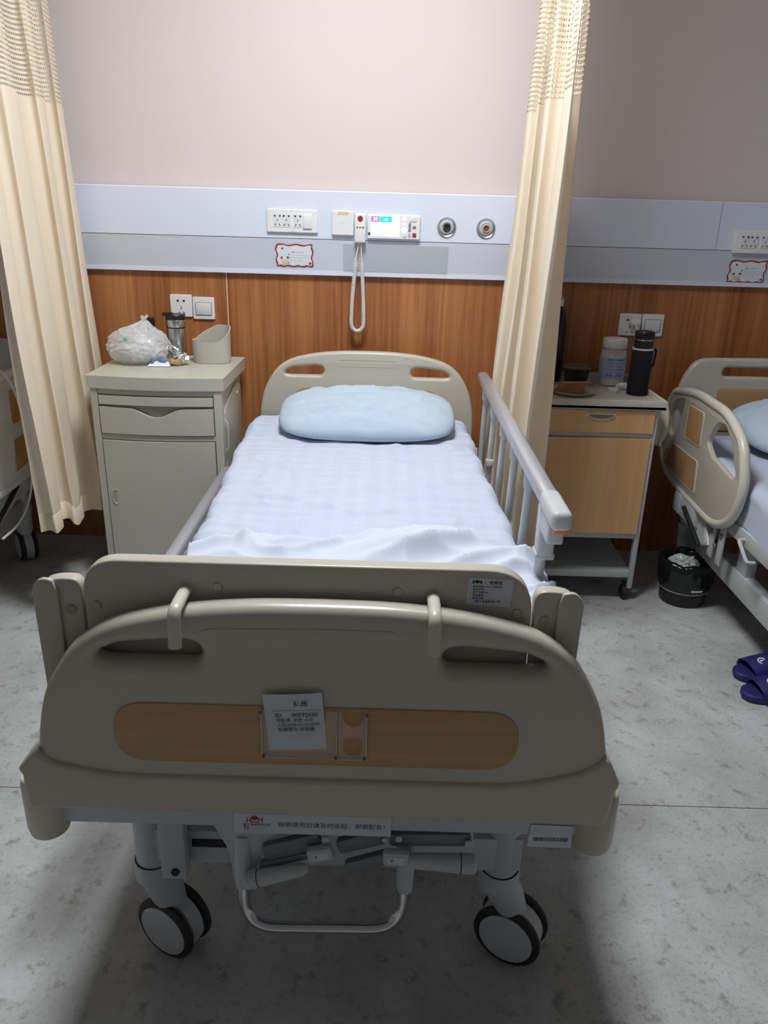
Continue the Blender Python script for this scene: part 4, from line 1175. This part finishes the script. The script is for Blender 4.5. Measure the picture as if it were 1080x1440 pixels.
# ------------------------------------------------------------------ wood-fronted cabinet
wx0, wx1, wy, wyb = .640, 1.040, -.335, .13
cab2 = thing('bedside_cabinet', 'wood-fronted metal bedside cabinet half behind the curtain', 'cabinet', (.84, -.10, 0))
b = NB()
for x in (wx0, wx1-.018):
    box(b, (x, wy, .055), (x+.018, wy+.022, .755), .002); box(b, (x, wyb-.022, .055), (x+.018, wyb, .755), .002)
for z0, z1 in ((.738, .755), (.652, .668), (.262, .282), (.100, .128)):
    box(b, (wx0+.018, wy+.001, z0), (wx1-.018, wy+.020, z1), .0015)
part('frame_bar', b, M['steel_l'], cab2, split=True)
b = NB(); box(b, (wx0+.001, wy+.022, .262), (wx0+.008, wyb-.005, .75)); box(b, (wx1-.008, wy+.022, .262), (wx1-.001, wyb-.005, .75)); box(b, (wx0+.01, wyb-.012, .10), (wx1-.01, wyb-.005, .75)); box(b, (wx0+.01, wy+.03, .262), (wx1-.01, wyb-.01, .270)); part('side_panel', b, M['steel_l'], cab2, split=True)
b = NB(); box(b, (wx0+.006, wy+.004, .108), (wx1-.006, wyb-.004, .116)); part('lower_shelf', b, M['steel_l'], cab2)
b = NB(); box(b, (wx0+.006, wy-.008, .670), (wx1-.014, wy+.012, .752), .001, 1); dw = part('drawer', b, M['cab_wood'], cab2)
b = NB(); hxx = .834; lp = [(hxx-.052, .739), (hxx+.052, .739)]+[(hxx+.052*math.cos(a*PI/14), .737-.022*math.sin(a*PI/14)) for a in range(15)]
panel(b, lp[::-1], [], .006, .002, 'XZ', wy-.010); part('handle', b, M['cream'], dw)
b = NB(); lp = [(hxx+.045*math.cos(a*PI/14), .7365-.0145*math.sin(a*PI/14)) for a in range(15)]; panel(b, lp[::-1], [], .002, .0004, 'XZ', wy-.0138); part('handle_hollow', b, M['brass'], dw)
b = NB(); box(b, (wx0+.006, wy-.008, .284), (wx1-.016, wy+.012, .650), .001, 1); part('door', b, M['cab_wood'], cab2)
b = NB(); box(b, (wx0-.012, wy-.018, .757), (wx1+.020, wyb+.005, .770), .002)
for a_, c_ in (((wx0-.012, wy-.018, .755), (wx1+.020, wy-.006, .790)), ((wx0-.012, wyb-.008, .76), (wx1+.020, wyb+.005, .795)), ((wx0-.012, wy-.01, .758), (wx0, wyb, .790)), ((wx1+.008, wy-.01, .758), (wx1+.020, wyb, .790))):
    box(b, a_, c_, .004, 2)
part('tray_top', b, M['cream'], cab2)
for x in (wx0+.02, wx1-.02):
    for y in (wy+.03, wyb-.03):
        b = NB(); lathe(b, (x-.012, y, .028), [(.022, 0), (.028, .003), (.028, .020), (.022, .023)], 20, (1, 0, 0)); lathe(b, (x, y, .05), [(.012, 0), (.012, .02)], 12); part('caster', b, M['rubber'], cab2)

ZD = .770
def at(o, x, y): return (x, y, ZD)
# jar
c0 = (.955, .02, ZD); t = thing('powder_jar', 'clear jar with printed blue label and wide white lid on the wood-fronted cabinet', 'jar', c0)
b = NB(); lathe(b, c0, [(.044, 0), (.050, .005), (.050, .125), (.046, .138), (.040, .142)], 36); part('body', b, M['clear'], t)
b = NB(); lathe(b, c0, [(.0465, .004), (.0465, .120)], 36); part('white_contents', b, M['white2'], t)
b = NB(); lathe(b, c0, [(.0504, .030), (.0504, .112)], 36, cap0=False, cap1=False); part('label_wrap', b, M['paleblue'], t)
b = NB()
for k, zc in enumerate((.100, .088, .076, .064, .052, .040)):
    for a0, a1 in ((-2.25, -1.75), (-1.55, -.95)):
        V0 = []; V1 = []
        for q in range(7):
            a = a0+(a1-a0)*q/6; V0.append(b.verts.new((c0[0]+.0509*math.cos(a), c0[1]+.0509*math.sin(a), ZD+zc))); V1.append(b.verts.new((c0[0]+.0509*math.cos(a), c0[1]+.0509*math.sin(a), ZD+zc+(.006 if k in (0, 5) else .0028))))
        for q in range(6): b.faces.new((V0[q], V0[q+1], V1[q+1], V1[q]))
part('label_print', b, M['blue'], t, smooth=False)
b = NB(); lathe(b, c0, [(.044, .143), (.046, .146), (.046, .176), (.043, .180)], 40); part('lid', b, M['white'], t)
# black bottle in sleeve
c0 = (1.010, -.150, ZD); t = thing('sleeved_bottle', 'black bottle in a black fabric sleeve standing at the cabinet edge', 'bottle', c0)
b = NB(); lathe(b, c0, [(.036, 0), (.038, .004), (.038, .165), (.037, .168)], 32); part('sleeve', b, M['neoprene'], t)
b = NB(); lathe(b, c0, [(.0375, .166), (.0378, .172)], 32); part('white_band', b, M['white2'], t)
b = NB(); lathe(b, c0, [(.034, .172), (.034, .200)], 32); part('neck', b, M['blackp'], t)
b = NB(); lathe(b, c0, [(.0342, .2005), (.0342, .204)], 32); part('steel_ring', b, M['chrome'], t)
b = NB(); lathe(b, c0, [(.034, .204), (.035, .207), (.035, .228), (.032, .232), (0, .232)], 32, cap1=False); part('cap', b, M['blackp'], t)
b = NB(); tube(b, fillet([(c0[0]+.036, c0[1], ZD+.170), (c0[0]+.050, c0[1], ZD+.165), (c0[0]+.047, c0[1], ZD+.11), (c0[0]+.038, c0[1], ZD+.10)], .006), .004, 8); part('strap', b, M['neoprene'], t)
# small cap
t = thing('bottle_cap', 'small white screw cap lying in front of the powder jar', 'cap', (.930, -.125, ZD))
b = NB(); lathe(b, (.930, -.125, ZD), [(.020, 0), (.021, .002), (.021, .013), (.018, .016), (0, .016)], 32, cap1=False); part('shell', b, M['white'], t)
t = thing('tissue_scrap', 'white crumpled tissue scrap behind the sleeved bottle', 'tissue', (.985, -.085, ZD))
b = NB(); bmesh.ops.create_icosphere(b, subdivisions=3, radius=1.0)
for v in b.verts:
    d = v.co.copy(); k = 1+.5*nz(d.x*2, d.y*2, d.z*2); v.co = Vector((.978, -.070, ZD+.012))+Vector((d.x*.022*k, d.y*.020*k, d.z*.014*k)); v.co.z = max(v.co.z, ZD+.0005)
part('paper', b, M['white'], t)
# bowl
c0 = (.815, .0, ZD); t = thing('black_bowl', 'round black plastic bowl with a clear lid next to the jar', 'bowl', c0)
b = NB(); lathe(b, c0, [(.034, 0), (.038, .003), (.046, .035), (.050, .064), (.053, .066), (.053, .069), (.048, .068)], 36); part('body', b, M['blackp'], t)
b = NB(); lathe(b, c0, [(.0535, .067), (.0535, .071), (.048, .074), (.044, .070), (.0, .070)], 36, cap1=False); part('lid', b, M['acrylic'], t)
# plate with flat biscuits
c0 = (.765, -.165, ZD); t = thing('paper_plate', 'shallow white paper plate at the curtain side of the cabinet', 'plate', c0)
b = NB(); lathe(b, c0, [(.045, 0), (.070, .003), (.084, .013), (.085, .0145), (.083, .0145), (.068, .005), (.0, .004)], 40, cap1=False); part('dish', b, M['cream'], t)
random.seed(2)
labs = ['topmost brown wafer strip on the paper plate', 'brown wafer strip second from the top on the paper plate', 'brown wafer strip in the middle of the plate stack', 'brown wafer strip low in the plate stack', 'bottom brown wafer strip touching the paper plate']
for k in range(5):
    T = Matrix.Translation((.752+.006*k, -.170+.004*k, ZD+.0105+.0066*k)) @ Matrix.Rotation(-.45+.16*k, 4, 'Z')
    b = NB(); box(b, (-.052, -.013, -.003), (.052, .013, .003), .002, T=T)
    tag(part('wafer', b, mat('wafer_%d' % k, (.42+.03*k, .22+.015*k, .12+.008*k, 1), .7, var=.12, vscale=60), None, origin=(.752+.006*k, -.170, ZD+.007+.0066*k)), labs[4-k], 'biscuit', 'wafers on the plate')
# tall dark bottle by the curtain
c0 = (.735, .075, ZD); t = thing('tall_bottle', 'tall dark bottle with white cap at the curtain edge', 'bottle', c0)
b = NB(); lathe(b, c0, [(.034, 0), (.037, .005), (.037, .215), (.030, .262), (.016, .282), (.015, .290)], 32); part('body', b, mat('dark_bottle_plastic', (.018, .014, .018, 1), .3), t)
b = NB(); lathe(b, c0, [(.018, .289), (.018, .312), (.014, .316)], 24); lathe(b, (c0[0], c0[1], ZD+.316), [(.008, 0), (.010, .012), (0, .016)], 16, cap1=False); part('cap', b, M['white'], t)
# charger plug and cable
t = thing('phone_charger', 'white charger plugged into the shaded wall socket with a thin cable', 'charger', (1.062, YP-.02, .985))
b = NB(); box(b, (1.036, YP-.040, .986), (1.074, YP-.0105, 1.012), .005, 3); part('plug', b, M['white'], t)
cab_pts = [(1.055, YP-.038, .990), (1.062, YP-.060, .965), (1.085, YP-.070, .90), (1.078, .055, .845), (1.052, .03, .812), (1.042, -.02, .800), (1.048, -.09, .800), (1.053, -.15, .800)]
sm = []
for i in range(len(cab_pts)-1):
    a, c = Vector(cab_pts[i]), Vector(cab_pts[i+1])
    p0 = Vector(cab_pts[max(0, i-1)]); p3 = Vector(cab_pts[min(len(cab_pts)-1, i+2)])
    for k in range(6):
        q = k/6; sm.append(.5*((2*a)+(-p0+c)*q+(2*p0-5*a+4*c-p3)*q*q+(-p0+3*a-3*c+p3)*q**3))
b = NB(); tube(b, sm, .0022, 6); part('cable', b, M['white'], t)
# hanging cloth on the cabinet side
t = thing('hanging_cloth', 'cream cloth hanging off the side of the wood-fronted cabinet', 'cloth', (1.10, -.16, .62))
b = NB(); g = []
for j in range(25):
    row = []
    for i in range(37):
        a = 2*PI*i/36; v = j/24; z = .745-.165*v
        r = .018+.030*math.sin(PI*min(1, v*1.05+.05))**.7; r *= 1+.22*math.sin(5*a+3*v)+.2*nz(math.cos(a)*2, v*4, math.sin(a)*2)
        row.append(b.verts.new((1.102+.012*v+r*.72*math.cos(a), -.16+r*1.1*math.sin(a), z+.010*nz(a, v*3))))
    g.append(row)
for j in range(24):
    for i in range(36): b.faces.new((g[j][i], g[j][i+1], g[j+1][i+1], g[j+1][i]))
bmesh.ops.contextual_create(b, geom=g[0]); bmesh.ops.contextual_create(b, geom=g[24])
bmesh.ops.remove_doubles(b, verts=b.verts[:], dist=.0003)
part('folds', b, M['cloth_c'], t, angle=180)
b = NB(); tube(b, [(1.102, -.16, .74), (1.085, -.16, .762), (1.062, -.16, .772)], .004, 8); part('hook', b, M['steel_l'], t)

# ------------------------------------------------------------------ waste bin
c0 = (1.250, -.300, 0); t = thing('waste_bin', 'black waste bin lined with a glossy black bag on the floor', 'bin', c0)
b = NB(); lathe(b, c0, [(.080, 0), (.084, .004), (.093, .165), (.096, .167), (.096, .171), (.091, .169), (.082, .01)], 48); part('tub', b, M['blackp'], t)
b = NB(); g = []
prof = [(.055, .065), (.080, .125), (.087, .165), (.094, .180), (.104, .172), (.106, .140), (.103, .100), (.098, .072), (.0955, .066)]
for (r, h) in prof:
    row = []
    for k in range(72):
        a = 2*PI*k/72; w = .004*nz(math.cos(a)*4, math.sin(a)*4, h*14)+.003*math.sin(a*17+h*40)*(h > .1)
        row.append(b.verts.new((c0[0]+(r+w)*math.cos(a), c0[1]+(r+w)*math.sin(a), h+.010*nz(math.cos(a)*3+5, math.sin(a)*3, h*4)*(h > .07))))
    g.append(row)
for A, B in zip(g, g[1:]):
    for k in range(72): b.faces.new((A[k], A[(k+1) % 72], B[(k+1) % 72], B[k]))
b.faces.new(g[0])
part('liner_bag', b, M['binbag'], t, angle=180)
b = NB(); lathe(b, c0, [(.0945, .060), (.0950, .0625)], 48, cap0=False, cap1=False); part('white_line', b, M['white'], t)
b = NB()
for k in range(6):
    a = -1.62+.075*k; p = Vector((c0[0]+.1015*math.cos(a), c0[1]+.1015*math.sin(a), .080))
    T = Matrix.Translation(p) @ Matrix.Rotation(a+PI/2, 4, 'Z'); box(b, (-.0028, -.001, -.003), (.0028, .001, .003), T=T)
part('white_print', b, M['white2'], t)
b = NB(); bmesh.ops.create_icosphere(b, subdivisions=4, radius=1.0)
for v in b.verts:
    d = v.co.copy(); k = 1+.5*nz(d.x*2.5, d.y*2.5, d.z*2.5)+.2*nz(d.x*7, d.y*7, d.z*7)
    v.co = Vector((c0[0]-.018, c0[1]-.01, .155))+Vector((d.x*.050*k, d.y*.034*k, d.z*.030*k))
tag(part('bag_scrap', b, M['bag'], None, origin=(c0[0]-.018, c0[1]-.01, .13)), 'crumpled clear plastic film inside the waste bin', 'film')

# ------------------------------------------------------------------ slippers
def slipper(x, y, ang, label, logo):
    t = thing('slipper', label, 'slipper', (x, y, 0), 'pair of navy slippers')
    R = Matrix.Translation((x, y, 0)) @ Matrix.Rotation(ang, 4, 'Z')
    out = [(0, -.005), (.012, -.030), (.05, -.046), (.10, -.048), (.16, -.038), (.22, -.036), (.262, -.026), (.275, 0), (.262, .026), (.22, .034), (.16, .035), (.10, .042), (.05, .043), (.015, .028)]
    loop = catmull(out+[out[0]], 4)[:-1]
    b = NB(); panel(b, loop, [], .026, .008, 'XY', .013, 3); xf(b, b.verts[:], R)
    for v in b.verts: pass
    part('sole', b, M['slipper'], t)
    b = NB(); g = []
    for j in range(13):
        u = j/12; X = .050+.085*u; row = []
        wy_ = .049-.004*u; hh = .036+.022*u
        for i in range(21):
            a = PI*i/20; row.append(b.verts.new(R @ Vector((X+.012*math.sin(a)*(u-.5), -wy_*math.cos(a), .014+hh*math.sin(a)**.75))))
        g.append(row)
    for j in range(12):
        for i in range(20): b.faces.new((g[j][i], g[j][i+1], g[j+1][i+1], g[j+1][i]))
    r = bmesh.ops.extrude_face_region(b, geom=b.faces[:])
    cc = R @ Vector((.09, 0, .01))
    for v in [q for q in r['geom'] if isinstance(q, bmesh.types.BMVert)]: v.co += (v.co-cc).normalized()*.006
    part('strap', b, M['slipper'], t)
    if logo:
        b = NB(); T = R @ Matrix.Translation((.083, -.012, .061)) @ Matrix.Rotation(.30, 4, 'X') @ Matrix.Rotation(-.16, 4, 'Y')
        vs = lathe(b, (0, 0, 0), [(.013, 0), (.013, .003), (.0095, .003), (.0095, 0)], 24, cap0=False, cap1=False); xf(b, vs, T); part('emblem_ring', b, M['white2'], t)
        b = NB(); vs = lathe(b, (0, 0, 0), [(.005, 0), (.005, .003)], 12, sx=1.3, sy=.7); xf(b, vs, T); part('emblem_mark', b, M['white2'], t)
slipper(1.228, -.852, .20, 'navy foam slipper with white emblem, nearer the bin', True)
slipper(1.205, -.965, .13, 'navy foam slipper in front of its pair', True)

# ------------------------------------------------------------------ neighbouring beds
def side_bed(cx, sx, label, zr=0.0, dy=0.0, ro=.432):
    bd = thing('hospital_bed', label, 'bed', (cx, -1.0, 0))
    X = lambda l: cx+sx*l
    # headboard
    zz = .886
    out = r2([(cx-.425, .50), (cx+.425, .50), (cx+.425, .78), (cx+.375, zz-.004), (cx, zz+.004), (cx-.375, zz-.004), (cx-.425, .78)], [.01, .01, .05, .05, .2, .05, .05], 6)
    h1 = rrect(cx-.265, .815, cx+.265, .850, .016, 6)
    b = NB(); panel(b, out, [h1], .036, .012, 'XZ', .022, 4); hb = part('headboard', b, M['beige'], bd)
    b = NB(); panel(b, rrect(cx-.275, .60, cx+.275, .772, .012), [], .004, .001, 'XZ', .002); part('wood_insert', b, M['board_wood'], hb)
    # frames
    b = NB(); 
    for s in (-1, 1): box(b, (cx+s*.39-.02, -1.95, .405), (cx+s*.39+.02, -.01, .455), .003)
    box(b, (cx-.38, -.06, .405), (cx+.38, -.02, .455), .003); box(b, (cx-.38, -1.95, .405), (cx+.38, -1.91, .455), .003)
    part('upper_frame', b, M['steel_l'], bd)
    b = NB()
    for s in (-1, 1):
        box(b, (cx+s*.335-.022, -1.85, .185), (cx+s*.335+.022, -.06, .265), .004)
        for y in (-.62, -1.45): box(b, (cx+s*.335-.018, y-.035, .26), (cx+s*.335+.018, y+.035, .41), .003)
    box(b, (cx-.33, -.12, .19), (cx+.33, -.07, .26), .003); box(b, (cx-.33, -1.83, .19), (cx+.33, -1.78, .26), .003)
    part('base_frame', b, M['steel_l'], bd)
    for s in (-1, 1):
        for y in (-.095, -1.82):
            caster(cx+s*.335, y, cx+s*.335, y, .41, .35*s+.3, bd, R=.062)
    # moulded side rail
    yz = [(.015, .758), (-.20, .802), (-.50, .792), (-.645, .725), (-.708, .590), (-.660, .455), (-.54, .400), (-.211, .404), (.020, .440), (.082, .53), (.066, .70)]
    yz = [(a+dy, c+zr) for a, c in yz]
    out = r2(yz, [.022, .12, .09, .05, .08, .07, .07, .1, .06, .05, .05], 6)
    h1 = r2([(a+dy, c+zr) for a, c in [(-.015, .720), (-.120, .752), (-.105, .68), (-.065, .60), (-.03, .585), (.020, .60), (.030, .66)]], .02, 4)
    h2 = r2([(a+dy, c+zr) for a, c in [(-.440, .742), (-.500, .748), (-.570, .700), (-.640, .610), (-.610, .600), (-.430, .622), (-.375, .655), (-.400, .70)]], .018, 4)
    xr = X(ro)
    b = NB(); panel(b, out, [h1, h2], .020, .006, 'YZ', xr, 3); rl = part('side_rail', b, M['beige'] if sx < 0 else M['white2'], bd); rl['label'] = 'moulded plastic side rail'  # paler plastic behind the curtain: missing light made up in the colour
    cpts = [Vector((xr, a, c)) for a, c in out]
    # inset the rim tube a little
    cen = Vector((xr, -.32+dy, .60+zr)); cpts = [p+(cen-p).normalized()*.010 for p in cpts]
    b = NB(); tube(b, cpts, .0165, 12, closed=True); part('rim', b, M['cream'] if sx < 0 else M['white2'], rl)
    xo = xr+sx*.0105
    for q in ([(-.175, .738), (-.315, .742), (-.322, .622), (-.175, .620)], [(-.070, .565), (-.325, .567), (-.342, .452), (-.010, .470)]):
        q = [(a+dy, c+zr) for a, c in q]
        o = r2(q, .012, 4); b = NB(); panel(b, o, [], .004, .0012, 'YZ', xo); ins = part('wood_insert', b, M['board_wood'], rl)
        c_ = Vector((sum(a for a, _ in q)/4, sum(c for _, c in q)/4)); q2 = [tuple(c_+(Vector(p)-c_)*1.05) for p in q]
        b = NB(); panel(b, r2(q2, .014, 4), [o], .005, .001, 'YZ', xo); part('insert_border', b, M['cream'], ins)
    # hinge
    b = NB(); 
    lp = r2([(a+dy, c+zr) for a, c in [(-.17, .43), (-.20, .34), (-.30, .295), (-.40, .27), (-.47, .30), (-.43, .40), (-.36, .44)]], .02, 4)
    panel(b, lp, [], .030, .006, 'YZ', X(.395)+sx*.012); hg = part('hinge', b, M['steel_l'], rl)
    xa_, xb_ = sorted((X(.400), X(.447)))
    b = NB(); box(b, (xa_, -.385+dy, .325+zr), (xb_, -.175+dy, .420+zr), .014, 3); gb = part('gauge_box', b, M['steel_l'], hg)
    b = NB(); box(b, (X(.448)-.002, -.250+dy, .338+zr), (X(.448)+.002, -.190+dy, .408+zr), .001); part('gauge_window', b, M['unit3'], gb)
    b = NB(); tube(b, [(X(.455), -.31+dy, .385+zr), (X(.450), -.48+dy, .305+zr)], .009, 10); part('black_lever', b, M['blackp'], hg)
    b = NB()
    for y in (-.50, -.575): box(b, (X(.415)-.004, y-.018+dy, .275+zr), (X(.415)+.004, y+.018+dy, .44+zr), .002)
    tube(b, [(X(.418), -.40+dy, .41+zr), (X(.418), -.49+dy, .31+zr)], .008, 8)
    part('link_plate', b, M['steel_l'], hg, split=True)
    b = NB()
    for y, z in ((-.50, .37), (-.54, .33), (-.575, .38)): lathe(b, (X(.418), y+dy, z+zr), [(.009, 0), (.009, .006)], 10, (sx, 0, 0))
    part('bolt', b, M['steel_d'], hg, split=True)
    b = NB(); tube(b, fillet([(X(.405), -.72, .43), (X(.43), -.72, .43), (X(.43), -.80, .385), (X(.405), -.80, .385)], .01), .006, 8); part('wire_hook', b, M['steel_l'], bd)
    return bd
side_bed(1.650, -1, 'beige hospital bed in the shade beside the waste bin')
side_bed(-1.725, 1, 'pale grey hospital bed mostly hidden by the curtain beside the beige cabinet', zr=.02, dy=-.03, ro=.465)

def side_mattress(cx, label1, label2, side):
    b = NB(); box(b, (cx-.385, -1.93, .457), (cx+.385, -.03, .545), .02, 3); tag(part('mattress', b, M['mattress'], None, origin=(cx, -1, .457)), label1, 'mattress')
    b = NB(); g = []
    for j in range(161):
        y = -.05-1.87*j/160; row = []
        for i in range(91):
            p = -1+2*i/90; a = abs(p)*.53; s = 1 if p > 0 else -1; R = .035; fw = .372
            if a < fw: x, z = a, .592
            elif a < fw+R*PI/2: th = (a-fw)/R; x, z = fw+R*math.sin(th), .592-R*(1-math.cos(th))
            else: d = a-fw-R*PI/2; x, z = fw+R+.004*math.sin(y*20), .592-R-d
            z += .012*nz(x*4+cx, y*5)+.006*ridge(nz(x*7, y*9, cx)*2)**2
            row.append(b.verts.new((cx+s*x, y, z)))
        g.append(row)
    for j in range(160):
        for i in range(90): b.faces.new((g[j][i], g[j][i+1], g[j+1][i+1], g[j+1][i]))
    tag(part('bed_sheet', b, M['sheet'], None, origin=(cx, -1, .55), angle=180), label2, 'bed sheet')
side_mattress(1.650, 'foam mattress under the sheet of the bed beside the bin', 'rumpled pale lilac sheet on the shaded bed beside the bin', -1)
side_mattress(-1.725, 'foam mattress under the sheet of the curtained-off bed', 'pale sheet on the bed hidden behind the curtain by the beige cabinet', 1)
pillow('pillow', (1.665, -.24, .665), .30, .215, .105, .14, M['pillow'], 'pale blue pillow on the shaded bed beside the bin', .05, seed=3.0)
# dark piping line on that pillow's end is a seam
b = NB(); tube(b, [(1.372, -.30, .640), (1.40, -.375, .650), (1.47, -.440, .655), (1.56, -.462, .655)], .003, 6)
tag(part('pillow_piping', b, M['navy'], None, origin=(1.45, -.38, .65)), 'dark piping along the pillow edge of the shaded bed', 'cable')
# folded navy cloth and cable on the left bed
b = NB(); bmesh.ops.create_icosphere(b, subdivisions=4, radius=1.0)
for v in b.verts:
    d = v.co.copy(); k = 1+.25*nz(d.x*3, d.y*3, d.z*3); v.co = Vector((-1.43, -.52, .640))+Vector((d.x*.10*k, d.y*.16*k, d.z*.055*k)); v.co.z = max(v.co.z, .596)
tag(part('folded_jacket', b, M['navy'], None, origin=(-1.43, -.52, .59)), 'bundled navy jacket lying behind the pale grey side rail', 'jacket')
b = NB()
xk = -1.235
pts = [(xk-.02, -.56, .845), (xk+.012, -.50, .868), (xk+.020, -.42, .835), (xk+.022, -.36, .74), (xk+.022, -.33, .60), (xk+.022, -.335, .45), (xk+.018, -.38, .36), (xk+.015, -.47, .31), (xk+.01, -.60, .30)]
sm = []
for i in range(len(pts)-1):
    a, c = Vector(pts[i]), Vector(pts[i+1]); p0 = Vector(pts[max(0, i-1)]); p3 = Vector(pts[min(len(pts)-1, i+2)])
    for k in range(6):
        q = k/6; sm.append(.5*((2*a)+(-p0+c)*q+(2*p0-5*a+4*c-p3)*q*q+(-p0+3*a-3*c+p3)*q**3))
tube(b, sm, .004, 8)
tag(part('white_cable', b, M['white'], None, origin=(xk, -.45, .30)), 'thin white cable looped over the pale grey side rail', 'cable')

for o in list(bpy.data.objects):
    if '_w' in o.keys(): del o['_w']
